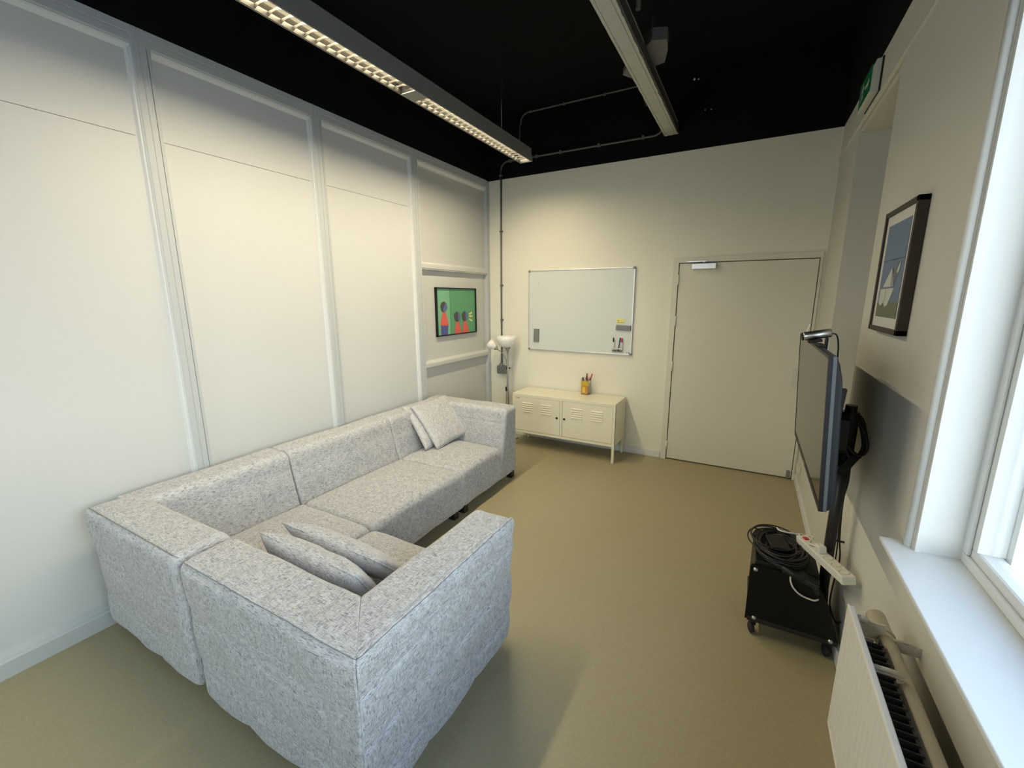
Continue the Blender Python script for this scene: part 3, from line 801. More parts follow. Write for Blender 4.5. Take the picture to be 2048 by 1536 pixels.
# ================================================================== CEILING LIGHT
LX0_, LX1_, LZ = .738, .866, 2.970
li = thing('ceiling_light', 'long suspended double fluorescent louvre light near the panelled wall', 'ceiling light', ((LX0_+LX1_)/2, 2.38, LZ))
bm = bmesh.new()
t = .0015
y0, y1 = .80, 3.955
box(bm, LX0_, LX0_+.006, y0, y1, LZ, LZ+.108); box(bm, LX1_-.006, LX1_, y0, y1, LZ, LZ+.06); box(bm, LX1_-.0075, LX1_-.0015, y0, y1, LZ+.06, LZ+.108)
box(bm, LX0_, LX1_, y0, y1, LZ+.105, LZ+.110)
part('housing', bm, M['fixture'], li)
for a, b in ((y0-.0, y0-.02), (y1, y1+.02)):
    bm = bmesh.new()
    sgn = 1 if b > a else -1
    prism(bm, [(a, LZ), (b, LZ), (b, LZ+.028), (a-sgn*.03, LZ+.085), (a-sgn*.15, LZ+.112), (a-sgn*.15, LZ+.1)] if sgn > 0 else [(a, LZ), (b, LZ), (b, LZ+.028), (a+.03, LZ+.085), (a+.15, LZ+.112), (a+.15, LZ+.1)], 'x', LX0_-.001, LX1_+.001)
    part('end_cap', bm, M['fixture'], li)
part('joint_plate', B(LX0_+.002, LX1_-.002, 2.325, 2.445, LZ-.001, LZ+.004), M['fixture'], li)
segs = ((.822, 2.325), (2.445, 3.945))
for a, b in segs:
    bm = bmesh.new()
    m_ = LZ+.038
    # parabolic side reflectors
    for sx, x in ((1, LX0_+.006), (-1, LX1_-.006)):
        prof = [(x, LZ+.001), (x+sx*.004, LZ+.001), (x+sx*.012, LZ+.020), (x+sx*.016, LZ+.045), (x+sx*.015, LZ+.045), (x+sx*.010, LZ+.022)]
        prism(bm, prof, 'y', a, b)
    ncell = 24
    for i in range(ncell+1):
        yy = a+(b-a)*i/ncell
        # curved cross blade: narrow below, wide above, dipping in the middle
        prev = None
        for j in range(9):
            u = j/8; x = LX0_+.008+(LX1_-LX0_-.016)*u; zb = LZ+.002+.009*(1-(2*u-1)**2); zt = LZ+.019
            cur = [bm.verts.new(p) for p in ((x, yy-.0008, zb), (x, yy+.0008, zb), (x, yy+.005, zt), (x, yy-.005, zt))]
            if prev:
                for k in range(4): bm.faces.new((prev[k], prev[(k+1) % 4], cur[(k+1) % 4], cur[k]))
            prev = cur
    part('louvre', bm, M['louvre'], li)
    part('tube', T([((LX0_+LX1_)/2, a+.03, LZ+.072), ((LX0_+LX1_)/2, b-.03, LZ+.072)], .013, n=14), M['tube'], li, smooth=False)
for yy in (1.25, 3.50):
    part('suspension_wire', T([((LX0_+LX1_)/2, yy, LZ+.108), ((LX0_+LX1_)/2, yy, H)], .0015, n=6), M['steel'], li)
ca = solo('light_cable', tube(bmesh.new(), catmull([(.425, D-.03, 3.56), (.43, D-.05, 3.40), (.47, D-.12, 3.28), (.62, D-.35, 3.20), (.76, 4.02, 3.13), (.80, 3.93, 3.085)], 8), .0055, n=8), M['greypipe'], 'thin grey cable dropping from the upper conduit to the ceiling light', 'cable', (.425, D-.03, 3.2))

# ================================================================== FLOOR LAMP
LPX, LPY = .350, 4.40
la = thing('floor_lamp', 'white uplighter floor lamp with small reading arm in the far corner', 'floor lamp', (LPX, LPY, 0))
part('base', L([(0, 0), (.125, 0), (.125, .010), (.10, .020), (.02, .028), (0, .028)], (LPX, LPY, 0), n=36), M['steel'], la, smooth=True)
part('pole', T([(LPX, LPY, .02), (LPX-.008, LPY, 1.095)], .0115, n=14), M['polemetal'], la)
part('shade_cup', L([(.012, 0), (.016, .015), (.030, .045), (.036, .055), (0, .055)], (LPX-.008, LPY, 1.062), n=24), M['polemetal'], la, smooth=True)
sc = (LPX-.025+.002, LPY, 1.115)
part('bowl_shade', L([(.028, .0), (.058, .008), (.084, .026), (.104, .054), (.116, .088), (.122, .132), (.118, .132), (.112, .088), (.100, .057), (.080, .030), (.05, .013), (.0, .008)], sc, n=40), M['frosted'], la, smooth=True)
arm = catmull([(LPX-.010, LPY-.012, .90), (LPX-.022, LPY-.02, .98), (LPX-.06, LPY-.03, 1.045), (.225, LPY-.03, 1.088)], 6)
part('reading_arm', tube(bmesh.new(), arm, .006, n=8), M['polemetal'], la, smooth=False)
dr_ = Vector((-.095, -.02, .066)).normalized()
part('reading_shade_cup', L([(.007, 0), (.014, .012), (.030, .040), (0, .040)], (.228, LPY-.03, 1.086), dr_, n=18), M['polemetal'], la, smooth=True)
part('reading_shade', L([(.018, .030), (.030, .040), (.048, .080), (.064, .128), (.061, .128), (.045, .080), (.026, .044), (0, .040)], (.222, LPY-.03, 1.090), dr_, n=28), M['frosted'], la, smooth=True)
cord = catmull([(.255, D-.045, .845), (.300, D-.10, .84), (.300, D-.13, .76), (.303, D-.14, .66), (.300, D-.15, .56), (.298, D-.15, .42), (.300, D-.16, .2), (.32, D-.16, .04), (.345, LPY+.02, .02)], 7)
part('cord', tube(bmesh.new(), cord, .0035, n=8), M['cable'], la)
cord = catmull([(.303, D-.14, .665), (.322, D-.14, .70), (.335, D-.15, .75), (.333, D-.16, .80), (.338, LPY, .86)], 7)
part('cord', tube(bmesh.new(), cord, .003, n=8), M['cable'], la)
bm = bmesh.new(); obox(bm, (.295, D-.145, .60), (1, 0, .1), (0, 1, 0), (-.1, 0, 1), .009, .008, .028, bevel=.003); part('cord_switch', bm, M['blackplastic'], la)
part('plug', L([(.0, -.004), (.019, -.003), (.020, .012), (.011, .03), (.005, .055), (0, .055)], (.250, D-.04, .845), (1, -.3, 0), n=14), M['blackplastic'], la, smooth=True)

# ================================================================== FRAMED PRINTS
ar = thing('framed_print', 'black-framed green print of three flat figures in the panelled alcove', 'picture', (-.04, 3.925, 1.29))
AY0, AY1, AZ0, AZ1 = 3.562, 4.30, 1.293, 1.803
bm = bmesh.new()
for a in ((AY0, AY0+.012, AZ0, AZ1), (AY1-.012, AY1, AZ0, AZ1), (AY0, AY1, AZ0, AZ0+.012), (AY0, AY1, AZ1-.012, AZ1)):
    box(bm, -.052, -.022, a[0], a[1], a[2], a[3])
part('frame', bm, M['blackplastic'], ar)
# print, in layered thin sheets; coordinates measured on the picture plane
bm = bmesh.new()
AX = -.036
def lay(k): return AX+.0006*k
def rect(y0, y1, z0, z1, mi, k=1): flat(bm, [(lay(k), y0, z0), (lay(k), y1, z0), (lay(k), y1, z1), (lay(k), y0, z1)], mi)
def ell(cy, cz, ry, rz, mi, k, a0=0, a1=2*PI, n=28):
    flat(bm, [(lay(k), cy+ry*math.cos(a0+(a1-a0)*i/n), cz+rz*math.sin(a0+(a1-a0)*i/n)) for i in range(n+(0 if abs(a1-a0-2*PI) < 1e-6 else 1))], mi)
def poly(p, mi, k): flat(bm, [(lay(k), a, b) for a, b in p], mi)
box(bm, -.050, AX, AY0+.01, AY1-.01, AZ0+.01, AZ1-.01, mi=0)
rect(AY0+.012, 3.806, AZ0+.012, AZ1-.012, 1, 1)
rect(3.800, 3.812, AZ0+.012, AZ1-.012, 2, 2)
# standing figure
poly([(3.632, 1.305), (3.745, 1.305), (3.762, 1.41), (3.630, 1.41)], 6, 2)
poly([(3.624, 1.408), (3.768, 1.400), (3.745, 1.48), (3.716, 1.545), (3.668, 1.545), (3.640, 1.48)], 5, 3)
ell(3.690, 1.600, .058, .056, 3, 4)
poly([(3.718, 1.645), (3.700, 1.615), (3.682, 1.580), (3.680, 1.556), (3.705, 1.546), (3.735, 1.565), (3.745, 1.585), (3.758, 1.588), (3.748, 1.605), (3.742, 1.628)], 4, 5)
# pair
for dy in (0., .146):
    poly([(3.868+dy, 1.305), (4.000+dy, 1.305), (3.985+dy, 1.36), (3.955+dy, 1.435), (3.905+dy, 1.435), (3.880+dy, 1.36)], 5, 3+(1 if dy else 0))
    ell(3.925+dy, 1.490, .056, .056, 3, 5)
    poly([(3.925+dy, 1.546), (3.940+dy, 1.520), (3.934+dy, 1.49), (3.940+dy, 1.46), (3.948+dy, 1.438), (3.975+dy, 1.455), (3.984+dy, 1.49), (3.972+dy, 1.528)], 4, 6)
    poly([(3.872+dy, 1.515), (3.858+dy, 1.524), (3.862+dy, 1.508), (3.872+dy, 1.500)], 3, 5)
poly([(4.150, 1.512), (4.218, 1.540), (4.222, 1.518), (4.160, 1.500)], 7, 3)
poly([(4.158, 1.492), (4.226, 1.495), (4.226, 1.475), (4.158, 1.478)], 7, 3)
poly([(4.160, 1.462), (4.222, 1.440), (4.222, 1.418), (4.152, 1.450)], 7, 3)
part('print', bm, [M['a_green'], M['a_light'], M['a_line'], M['a_hair'], M['a_face'], M['a_red'], M['a_blue'], M['a_yellow']], ar)

sp = thing('framed_print', 'dark wood framed sailing boat print above the television', 'picture', (W-.02, 2.30, 1.55))
SY0, SY1, SZ0, SZ1 = 2.088, 2.520, 1.550, 2.045
XF = 3.308
bm = bmesh.new()
for a in ((SY0, SY0+.020, SZ0, SZ1), (SY1-.020, SY1, SZ0, SZ1), (SY0, SY1, SZ0, SZ0+.020), (SY0, SY1, SZ1-.020, SZ1)):
    box(bm, XF, W-.009, a[0], a[1], a[2], a[3], bevel=.0012)
part('frame', bm, M['wood'], sp)
bm = bmesh.new(); box(bm, XF+.008, W-.012, SY0+.01, SY1-.01, SZ0+.01, SZ1-.01)
part('mount', bm, M['mountboard'], sp)
bm = bmesh.new()
def R2(y0, y1, z0, z1, mi, k): 
    x = XF+.0075-.0005*k
    flat(bm, [(x, y0, z0), (x, y1, z0), (x, y1, z1), (x, y0, z1)], mi)
def P2(p, mi, k):
    x = XF+.0075-.0005*k; flat(bm, [(x, a, b) for a, b in p], mi)
PY0, PY1, PZ0, PZ1 = 2.155, 2.462, 1.610, 1.985
R2(PY0, PY1, PZ0, PZ1, 0, 1); R2(PY0, PY1, PZ0, 1.672, 2, 2); R2(PY0, PY1, 1.838, 1.842, 1, 2)
# boat: hull with waved lower edge, two sails, plume
P2([(2.436, 1.725), (2.436, 1.668), (2.405, 1.655), (2.365, 1.670), (2.335, 1.652), (2.300, 1.660), (2.235, 1.728)], 3, 3)
P2([(2.405, 1.733), (2.292, 1.733), (2.292, 1.800), (2.300, 1.812)], 3, 4)
P2([(2.300, 1.812), (2.245, 1.735), (2.292, 1.733)], 4, 4)
P2([(2.22, 1.780), (2.235, 1.792), (2.215, 1.815), (2.195, 1.828), (2.20, 1.80)], 3, 4)
P2([(2.24, 1.75), (2.29, 1.76), (2.27, 1.80), (2.235, 1.825), (2.215, 1.80)], 5, 3)
R2(2.348, 2.351, 1.655, 1.725, 4, 4)
part('print', bm, [M['p_sky'], M['p_line'], M['p_sea'], M['p_boat'], M['p_shade'], M['p_grey']], sp)

# ================================================================== EXIT SIGN
ex = thing('exit_sign', 'green emergency exit sign box high on the right wall', 'exit sign', (W-.02, 3.53, 2.83))
bm = bmesh.new()
prism(bm, [(W-.008, 2.83), (W-.040, 2.83), (W-.043, 2.84), (W-.043, 2.965), (W-.032, 2.998), (W-.008, 3.0)], 'y', 3.355, 3.705)
part('housing', bm, M['signwhite'], ex)
part('backplate', B(W-.0085, W-.0002, 3.345, 3.70, 2.825, 3.004), M['blackcap'], ex)
bm = bmesh.new(); xg = W-.0445
box(bm, xg, W-.042, 3.372, 3.69, 2.848, 2.985)
part('sign_face', bm, M['green'], ex)
bm = bmesh.new(); xs = xg-.0006
def S3(p): flat(bm, [(xs, a, b) for a, b in p])
flat(bm, [(xs, 3.60+.010*math.cos(i*PI/6), 2.965+.010*math.sin(i*PI/6)) for i in range(12)])
S3([(3.585, 2.95), (3.615, 2.945), (3.60, 2.905), (3.58, 2.91)])
S3([(3.58, 2.912), (3.60, 2.908), (3.64, 2.88), (3.635, 2.866), (3.60, 2.885)])
S3([(3.585, 2.91), (3.60, 2.905), (3.575, 2.865), (3.56, 2.868)])
S3([(3.615, 2.945), (3.645, 2.925), (3.642, 2.915), (3.612, 2.932)]); S3([(3.585, 2.95), (3.555, 2.935), (3.56, 2.925), (3.586, 2.936)])
S3([(3.53, 2.925), (3.46, 2.925), (3.46, 2.945), (3.42, 2.915), (3.46, 2.885), (3.46, 2.905), (3.53, 2.905)])
part('pictogram', bm, M['signwhite'], ex)

# ================================================================== TELEVISION
tz0, tz1 = .912, 1.492
ty0, ty1 = 1.832, 2.872
tvx = lambda z: 3.083+(1.492-z)/(.58)*.035       # slight forward tilt
tv = thing('television', 'large black flat television tilted on the wheeled stand by the right wall', 'television', (3.12, 2.35, .91))
def tvbox(bm, y0, y1, z0, z1, w0, w1, mi=0):
    vs = []
    for w in (w0, w1):
        for y in (y0, y1):
            for z in (z0, z1): vs.append(bm.verts.new((tvx(z)+w, y, z)))
    for f in ((0, 1, 3, 2), (4, 6, 7, 5), (0, 4, 5, 1), (2, 3, 7, 6), (0, 2, 6, 4), (1, 5, 7, 3)):
        g = bm.faces.new([vs[i] for i in f]); g.material_index = mi
bm = bmesh.new(); tvbox(bm, ty0+.010, ty1-.010, tz0+.022, tz1-.010, .0005, .010); part('screen', bm, M['tvscreen'], tv)
bm = bmesh.new(); b = .011
tvbox(bm, ty0, ty0+b, tz0, tz1, -.001, .013); tvbox(bm, ty1-b, ty1, tz0, tz1, -.001, .013); tvbox(bm, ty0+b, ty1-b, tz0, tz0+.024, -.001, .013); tvbox(bm, ty0+b, ty1-b, tz1-b, tz1, -.001, .013)
part('bezel', bm, M['blackplastic'], tv)
bm = bmesh.new(); tvbox(bm, ty0+.001, ty1-.001, tz0+.001, tz1-.002, .013, .024); part('side_band', bm, M['tvsilver'], tv, label='silver grey band round the edge')
bm = bmesh.new()                                    # back shell: bulging, lofted in the y-z outline
def shell_ring(w, iy, izb, izt, r=.03):
    pr = rrect((ty1-ty0)/2-iy, (tz1-tz0)/2-(izb+izt)/2, r, 6, 4, 4)
    cy_, cz_ = (ty0+ty1)/2, (tz0+tz1)/2+(izb-izt)/2
    return [bm.verts.new((tvx(cz_+c)+w, cy_+b_, cz_+c)) for b_, c in pr]
rg = [shell_ring(.024, .001, .001, .002, .012), shell_ring(.036, .001, .002, .030, .03), shell_ring(.044, .002, .006, .070, .04), shell_ring(.048, .006, .012, .12, .05), shell_ring(.052, .05, .03, .18, .05), shell_ring(.064, .18, .08, .26, .04), shell_ring(.066, .20, .10, .28, .03)]
for a_, b_ in zip(rg, rg[1:]):
    for k in range(len(a_)): bm.faces.new((a_[k], a_[(k+1) % len(a_)], b_[(k+1) % len(a_)], b_[k]))
bm.faces.new(rg[0]); bm.faces.new(rg[-1][::-1])
part('back_shell', bm, M['tvshell'], tv)
part('maker_badge', (lambda b2: (tvbox(b2, 2.32, 2.38, tz0+.008, tz0+.014, -.0016, -.001), b2)[1])(bmesh.new()), M['steel'], tv)

# webcam on top
wc = thing('webcam', 'silver and black cylindrical webcam clipped on top of the television', 'webcam', (3.09, 2.28, 1.49))
part('camera_body', L([(0, -.052), (.016, -.052), (.019, -.046), (.019, .046), (.016, .052), (0, .052)], (3.090, 2.27, 1.533), (.98, .05, .19), n=24), M['steel'], wc, smooth=True)
part('lens_ring', L([(.017, -.055), (.0185, -.0525), (0, -.0525)], (3.090, 2.27, 1.533), (.98, .05, .19), n=24), M['blackcap'], wc, smooth=True)
bm = bmesh.new(); obox(bm, (3.085, 2.265, 1.506), (1, 0, .15), (0, 1, 0), (-.15, 0, 1), .026, .018, .006, bevel=.003); obox(bm, (3.100, 2.20, 1.4955), (1, 0, 0), (0, 1, 0), (0, 0, 1), .012, .05, .004, bevel=.002)
obox(bm, (3.128, 2.275, 1.49), (1, 0, 0), (0, 1, 0), (0, 0, 1), .005, .016, .03, bevel=.002)
part('clip', bm, M['blackplastic'], wc)
part('cord', tube(bmesh.new(), catmull([(3.138, 2.27, 1.54), (3.158, 2.27, 1.535), (3.170, 2.28, 1.50), (3.178, 2.30, 1.44), (3.185, 2.33, 1.34)], 6), .003, n=8), M['cable'], wc)
bm = bmesh.new(); obox(bm, (3.065, 2.40, 1.535), (.25, .1, 1), (0, 1, 0), (1, 0, -.25), .038, .012, .0015); part('privacy_flap', bm, M['whiteplastic'], wc, label='small pale plastic flap')

# ================================================================== TV STAND
stn = thing('television_stand', 'black wheeled television trolley with a round pole and low shelf box', 'television stand', (3.15, 2.5, 0))
part('pole', T([(3.262, 2.35, .10), (3.262, 2.35, 1.22)], .0225, n=20), M['darkmetal'], stn, smooth=False)
bm = bmesh.new(); tube(bm, [(3.262, 2.35, 1.0), (3.262, 2.35, 1.19)], .034, n=20); box(bm, 3.175, 3.262, 2.30, 2.40, 1.02, 1.16, bevel=.004); part('pole_clamp', bm, M['darkmetal'], stn)
bm = bmesh.new()
for yy in (2.13, 2.57): obox(bm, (3.180, yy, 1.16), (1, 0, -.06), (0, 1, 0), (.06, 0, 1), .008, .014, .17, bevel=.002)
obox(bm, (3.187, 2.35, 1.10), (1, 0, 0), (0, 1, 0), (0, 0, 1), .006, .25, .022, bevel=.002); obox(bm, (3.183, 2.35, .98), (1, 0, 0), (0, 1, 0), (0, 0, 1), .006, .25, .016, bevel=.002)
part('mounting_bracket', bm, M['darkmetal'], stn)
bm = bmesh.new(); obox(bm, (3.275, 2.33, .955), (1, 0, -.5), (0, 1, 0), (.5, 0, 1), .018, .02, .045, bevel=.003); part('knob_lever', bm, M['blackplastic'], stn)
part('base_plate', B(2.955, 3.330, 2.235, 2.60, .082, .106, bevel=.003), M['darkmetal'], stn)
bm = bmesh.new(); prism(bm, [(2.945, .090), (2.945, .385), (2.953, .395), (3.215, .395), (3.262, .30), (3.318, .150), (3.325, .090)], 'y', 2.238, 2.247)
part('side_panel', bm, M['darkglass'], stn, label='glossy dark near side panel')
part('side_panel', B(2.960, 3.20, 2.575, 2.583, .10, .395), M['tvscreen'], stn)
part('shelf_box', B(2.962, 3.225, 2.247, 2.575, .106, .418, bevel=.004), M['blackplastic'], stn)
for x, z in ((2.968, .372), (2.985, .105), (3.300, .102)):
    part('screw', L([(0, -.006), (.007, -.005), (.011, -.001), (.011, .004)], (x, 2.236, z), (0, 1, 0), n=16), M['steel'], stn, smooth=True)
for x, y in ((2.985, 2.275), (3.300, 2.275), (2.985, 2.555), (3.300, 2.555)):
    c = part('caster', L([(0, -.011), (.020, -.011), (.028, -.007), (.028, .007), (.020, .011), (0, .011)], (x-.006, y-.008, .0285), (1, .3, 0), n=24), M['rubber'], stn, smooth=True)
    bm = bmesh.new(); obox(bm, (x, y, .064), (1, 0, 0), (0, 1, 0), (0, 0, 1), .014, .016, .018, bevel=.003); part('caster_fork', bm, M['blackplastic'], c)
# cables
def loops(c, rx, ry, n, r, spread, tilt, seed):
    random.seed(seed); pts = []
    for k in range(n*14):
        a = 2*PI*k/14; f = 1+.10*math.sin(a*.37+seed)+.05*math.sin(a*1.7)
        z = spread*(k/(n*14)-.5)+.006*math.sin(a*.9+1)
        pts.append((c[0]+rx*f*math.cos(a)+.012*math.sin(a*.21), c[1]+ry*f*math.sin(a), c[2]+z+tilt*math.cos(a)))
    return catmull(pts, 3)
co = thing('cable_coil', 'tangled coil of black cables lying on top of the trolley box', 'cable', (3.08, 2.37, .42))
part('cable_loop', tube(bmesh.new(), loops((3.065, 2.385, .450), .098, .150, 7, .0055, .030, .004, 1), .0052, n=8), M['cable'], co)
part('cable_loop', tube(bmesh.new(), loops((3.090, 2.345, .440), .080, .120, 6, .004, .022, .004, 2), .0042, n=8), M['cable'], co)
part('cable_loop', tube(bmesh.new(), loops((3.045, 2.42, .462), .110, .125, 3, .004, .016, -.004, 5), .0036, n=8), M['cable'], co)
part('cable_loop', tube(bmesh.new(), catmull([(3.02, 2.47, .455), (2.955, 2.50, .460), (2.925, 2.42, .463), (2.935, 2.34, .462), (2.98, 2.30, .452), (3.05, 2.26, .445)], 8), .0036, n=8), M['cable'], co)
bm = bmesh.new(); obox(bm, (3.06, 2.40, .440), (1, .2, 0), (-.2, 1, 0), (0, 0, 1), .045, .065, .021, bevel=.006)
solo('power_adapter', bm, M['blackplastic'], 'black power adapter brick inside the cable coil on the trolley', 'power adapter', (3.06, 2.40, .419))
bm = bmesh.new(); obox(bm, (3.150, 2.225, .405), (1, -.2, -.25), (.2, 1, 0), (.25, 0, 1), .075, .03, .016, bevel=.010, seg=3)
tube(bm, catmull([(3.06, 2.24, .425), (3.12, 2.20, .42), (3.19, 2.215, .39), (3.225, 2.235, .33)], 5), .014, n=10)
solo('cable_bundle', bm, M['cable'], 'thick black cable bundle hanging over the near edge of the trolley box', 'cable', (3.15, 2.225, .39))
# coil behind the television
hc = thing('hanging_cable_coil', 'loop of black cable hanging behind the television from the pole', 'cable', (3.29, 2.33, 1.0))
for k, (ry, rz, oy) in enumerate(((.052, .090, 0), (.045, .080, .012), (.040, .070, -.012), (.055, .095, .024))):
    pts = [(3.287+.036*math.cos(a)+.010*math.sin(a+k), 2.335+oy+ry*.35*math.sin(a), 1.082+rz*math.sin(a)-.03*math.cos(a)) for a in [2*PI*i/20 for i in range(20)]]
    part('cable_loop', tube(bmesh.new(), catmull(pts, 3, closed=True), .0065, n=8, closed=True), M['cable'], hc)
pc = thing('pole_cable', 'pair of thin black cables tied down the back of the television pole', 'cable', (3.30, 2.36, .2))
part('cable', tube(bmesh.new(), catmull([(3.29, 2.36, 1.0), (3.297, 2.37, .86), (3.288, 2.36, .78), (3.292, 2.37, .68), (3.300, 2.37, .56), (3.312, 2.37, .46), (3.305, 2.37, .36), (3.30, 2.36, .22), (3.32, 2.30, .17), (3.335, 2.28, .19)], 6), .0035, n=8), M['cable'], pc)
part('cable', tube(bmesh.new(), catmull([(3.288, 2.345, .98), (3.285, 2.35, .75), (3.290, 2.36, .60), (3.294, 2.36, .46), (3.283, 2.36, .34), (3.285, 2.34, .24)], 6), .003, n=8), M['cable'], pc)
bm = bmesh.new(); obox(bm, (3.298, 2.362, .555), (1, 0, 0), (0, 1, 0), (0, 0, 1), .020, .006, .003); part('cable_tie', bm, M['blackcap'], pc)

# power strip
ps = thing('power_strip', 'white power strip with red switch lying across the cables on the trolley', 'power strip', (3.24, 2.3, .46))
A = Vector((3.168, 2.475, .470)); Bp = Vector((3.296, 2.080, .522))
ax = (Bp-A).normalized(); up = (Vector((-.12, 0, 1))-ax*Vector((-.12, 0, 1)).dot(ax)).normalized(); side = ax.cross(up)
c = (A+Bp)/2; hl = (Bp-A).length/2
bm = bmesh.new(); obox(bm, c, ax, side, up, hl, .027, .019, bevel=.004, seg=3); part('body', bm, M['whiteplastic'], ps)
for i in range(5):
    p = A+ax*(.125+.064*i)+up*.0195
    part('socket', L([(0, -.004), (.016, -.004), (.017, .0012), (.0205, .0012), (.021, 0)], p, up, n=20), M['cream'], ps, smooth=True)
bm = bmesh.new(); obox(bm, A+ax*.045+up*.021, ax, side, up, .015, .010, .004, bevel=.002); part('switch', bm, M['red'], ps, label='red rocker switch')
bm = bmesh.new(); q = A+ax*.19+up*.036; obox(bm, q, ax, side, up, .022, .018, .018, bevel=.007, seg=3); part('plug', bm, M['whiteplastic'], ps)
part('cord', tube(bmesh.new(), catmull([q-ax*.02, q-ax*.08+side*.012-up*.010, A+ax*.03+side*-.035+up*.010, A-ax*.03-side*.05, (3.085, 2.50, .475), (3.06, 2.54, .47)], 7), .0042, n=8), M['whiteplastic'], ps)
part('cord', tube(bmesh.new(), catmull([A+ax*.01, A-ax*.03+up*.01, A-ax*.045-side*.02+up*.004, A-ax*.02-side*.034, A+ax*.03-side*.032-up*.01], 7), .0042, n=8), M['whiteplastic'], ps)
solo('white_cable', tube(bmesh.new(), catmull([(3.112, 2.231, .392), (3.114, 2.228, .365), (3.128, 2.226, .335), (3.155, 2.226, .310), (3.190, 2.228, .298), (3.222, 2.232, .297), (3.245, 2.26, .31)], 8), .0042, n=8), M['whiteplastic'], 'short white cable curving down over the dark trolley side panel', 'cable', (3.16, 2.23, .30))

# small skirting socket on the right wall
so = solo('junction_box', B(W-.035, W-.008, 4.30, 4.40, .165, .235, bevel=.004), M['cream'], 'small beige junction box low on the right wall beside the door', 'junction box', (W-.02, 4.35, .165))

# ================================================================== RADIATOR AND PIPE
rd = thing('radiator', 'ribbed cream panel radiator below the window sill', 'radiator', (3.2, .5, .33))
RX, RY0, RY1, RZ0, RZ1 = 3.172, -1.0, 1.502, .332, .775
bm = bmesh.new()
pts = []; pitch = .0333; y = RY0
outer = []
while y < RY1-.03:
    outer += [(RX, y), (RX, y+pitch*.55), (RX+.0065, y+pitch*.70), (RX+.0065, y+pitch*.87)]
    y += pitch
outer += [(RX, y), (RX, RY1)]
prism_pts = outer+[(RX+.012, RY1), (RX+.012, RY0)]
# ribbed sheet
v0 = [bm.verts.new((p[0], p[1], RZ0+.012)) for p in outer]; v1 = [bm.verts.new((p[0], p[1], RZ1-.014)) for p in outer]
for i in range(len(outer)-1): bm.faces.new((v0[i], v0[i+1], v1[i+1], v1[i]))
box(bm, RX+.0085, RX+.014, RY0, RY1, RZ0+.004, RZ1-.004)
box(bm, RX-.001, RX+.016, RY0, RY1, RZ1-.016, RZ1, bevel=.004); box(bm, RX-.001, RX+.016, RY0, RY1, RZ0, RZ0+.014, bevel=.004)
box(bm, RX-.001, RX+.016, RY1-.010, RY1, RZ0, RZ1, bevel=.003)
part('front_panel', bm, M['radiator'], rd)
bm = bmesh.new()
y = RY0
while y < 1.41:
    box(bm, RX+.018, RX+.070, y, y+.003, RZ0+.02, RZ1-.04); box(bm, RX+.026, RX+.060, y+.008, y+.016, RZ0+.02, RZ1-.055); y += .024
box(bm, RX+.066, RX+.070, RY0, 1.43, RZ0+.02, RZ1-.045)
for yy in (.2, 1.05): part('wall_hanger', B(RX+.068, W-.006, yy-.012, yy+.012, .47, .51), M['radiator'], rd)
f = part('convector_fins', bm, M['dustfins'], rd); f['kind'] = 'stuff'
bm = bmesh.new(); box(bm, RX+.014, 3.262, 1.478, 1.484, .695, .748); tube(bm, [(RX+.02, 1.481, .748), (RX+.032, 1.481, .752), (RX+.044, 1.481, .745)], .010, n=10); part('pipe_bracket', bm, M['radiator'], rd)
part('backing_tab', B(RX+.020, RX+.062, 1.452, 1.456, .655, .710), M['whiteplastic'], rd, label='small white tab')
bm = bmesh.new()
for i in range(5): tube(bm, [(RX+.016, 1.290, .745-.011*i), (3.262, 1.300, .738-.011*i)], .0068, n=10)
part('ribbed_connector', bm, M['radiator'], rd)
hp = thing('heating_pipe', 'thick beige heating pipe running behind the radiator along the wall', 'pipe', (3.268, .5, .69))
bm = bmesh.new(); tube(bm, [(3.268, -1.05, .693), (3.268, 1.60, .693)], .026, n=24); part('pipe', bm, M['pipe'], hp, smooth=False)
part('pipe_joint', T([(3.268, 1.500, .693), (3.268, 1.512, .693)], .0285, n=24), M['pipe'], hp)
bm = bmesh.new(); box(bm, 3.285, W-.006, 1.465, 1.471, .685, .716); tube(bm, catmull([(3.280, 1.468, .716), (3.305, 1.468, .721), (3.328, 1.468, .716), (3.340, 1.468, .702), (3.340, 1.468, .688)], 5), .0045, n=8)
part('wall_bracket', bm, M['pipe'], hp)

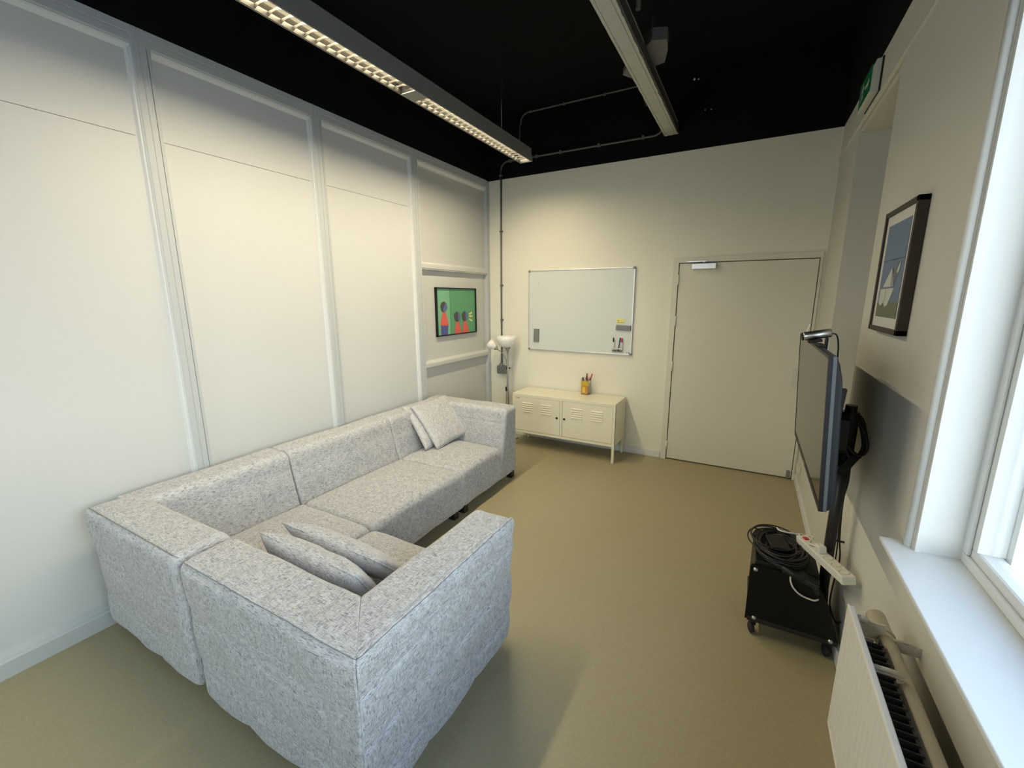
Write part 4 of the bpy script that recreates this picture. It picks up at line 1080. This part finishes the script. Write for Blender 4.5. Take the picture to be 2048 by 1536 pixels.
# ================================================================== CAMERA
F_PX = 854.652
ya, pi_, ro = -.5047242645, .1996016722, -.0039425543
cyw, syw, cp, spn, cr, sr = math.cos(ya), math.sin(ya), math.cos(pi_), math.sin(pi_), math.cos(ro), math.sin(ro)
fwd = Vector((syw*cp, cyw*cp, -spn)); r0 = Vector((cyw, -syw, 0)); u0 = r0.cross(fwd)
Rv = r0*cr+u0*sr; Uv = u0*cr-r0*sr
cam = bpy.data.cameras.new('camera'); co_ = bpy.data.objects.new('camera', cam); COL.objects.link(co_)
cam.sensor_width = 36; cam.lens = 36*F_PX/2048; cam.clip_start = .02; cam.clip_end = 200
mw = Matrix((( Rv.x, Uv.x, -fwd.x, 2.82947), (Rv.y, Uv.y, -fwd.y, 0.), (Rv.z, Uv.z, -fwd.z, 1.69625), (0, 0, 0, 1)))
co_.matrix_world = mw
scene.camera = co_

# ================================================================== LIGHT
def area(name, loc, rot, sx, sy, power, col, spread=PI, portal=False):
    l = bpy.data.lights.new(name, 'AREA'); l.shape = 'RECTANGLE'; l.size = sx; l.size_y = sy; l.energy = power; l.color = col; l.spread = spread
    o = bpy.data.objects.new(name, l); COL.objects.link(o); o.location = loc; o.rotation_euler = rot
    if portal: l.cycles.is_portal = True
    return o
for a, b in segs:
    area('tube_light', ((LX0_+LX1_)/2, (a+b)/2, LZ+.021), (0, 0, 0), .085, (b-a)-.06, 36, (1., .85, .58))
area('rear_window_portal', ((VX0+VX1)/2, REAR-.16, (VZ0+VZ1)/2), (PI/2, 0, 0), VX1-VX0, VZ1-VZ0, 1, (1, 1, 1), portal=True)
area('window_portal', (3.60, (WY0+WY1)/2, (WZ0+WZ1)/2), (0, PI/2, 0), WZ1-WZ0+.1, WY1-WY0+.1, 1, (1, 1, 1), portal=True)
w = bpy.data.worlds.new('sky'); scene.world = w; w.use_nodes = True
nt = w.node_tree; bg = nt.nodes['Background']; bg.inputs['Strength'].default_value = 7.0
tc = N(nt, 'ShaderNodeTexCoord'); sx = N(nt, 'ShaderNodeSeparateXYZ'); cr_ = N(nt, 'ShaderNodeValToRGB')
nt.links.new(tc.outputs['Generated'], sx.inputs[0]); nt.links.new(sx.outputs['Z'], cr_.inputs['Fac']); nt.links.new(cr_.outputs['Color'], bg.inputs['Color'])
el = cr_.color_ramp.elements                      # hazy bright horizon, deeper blue overhead
el[0].position = 0.; el[0].color = (.98, 1., 1., 1); el[1].position = 1.; el[1].color = (.12, .20, .36, 1)
k_ = el.new(.35); k_.color = (.86, 1., 1., 1); k_ = el.new(.6); k_.color = (.28, .42, .64, 1)

scene.view_settings.view_transform = 'Standard'; scene.view_settings.look = 'None'
scene.view_settings.exposure = .13; scene.view_settings.gamma = 1.; scene.view_settings.use_curve_mapping = False
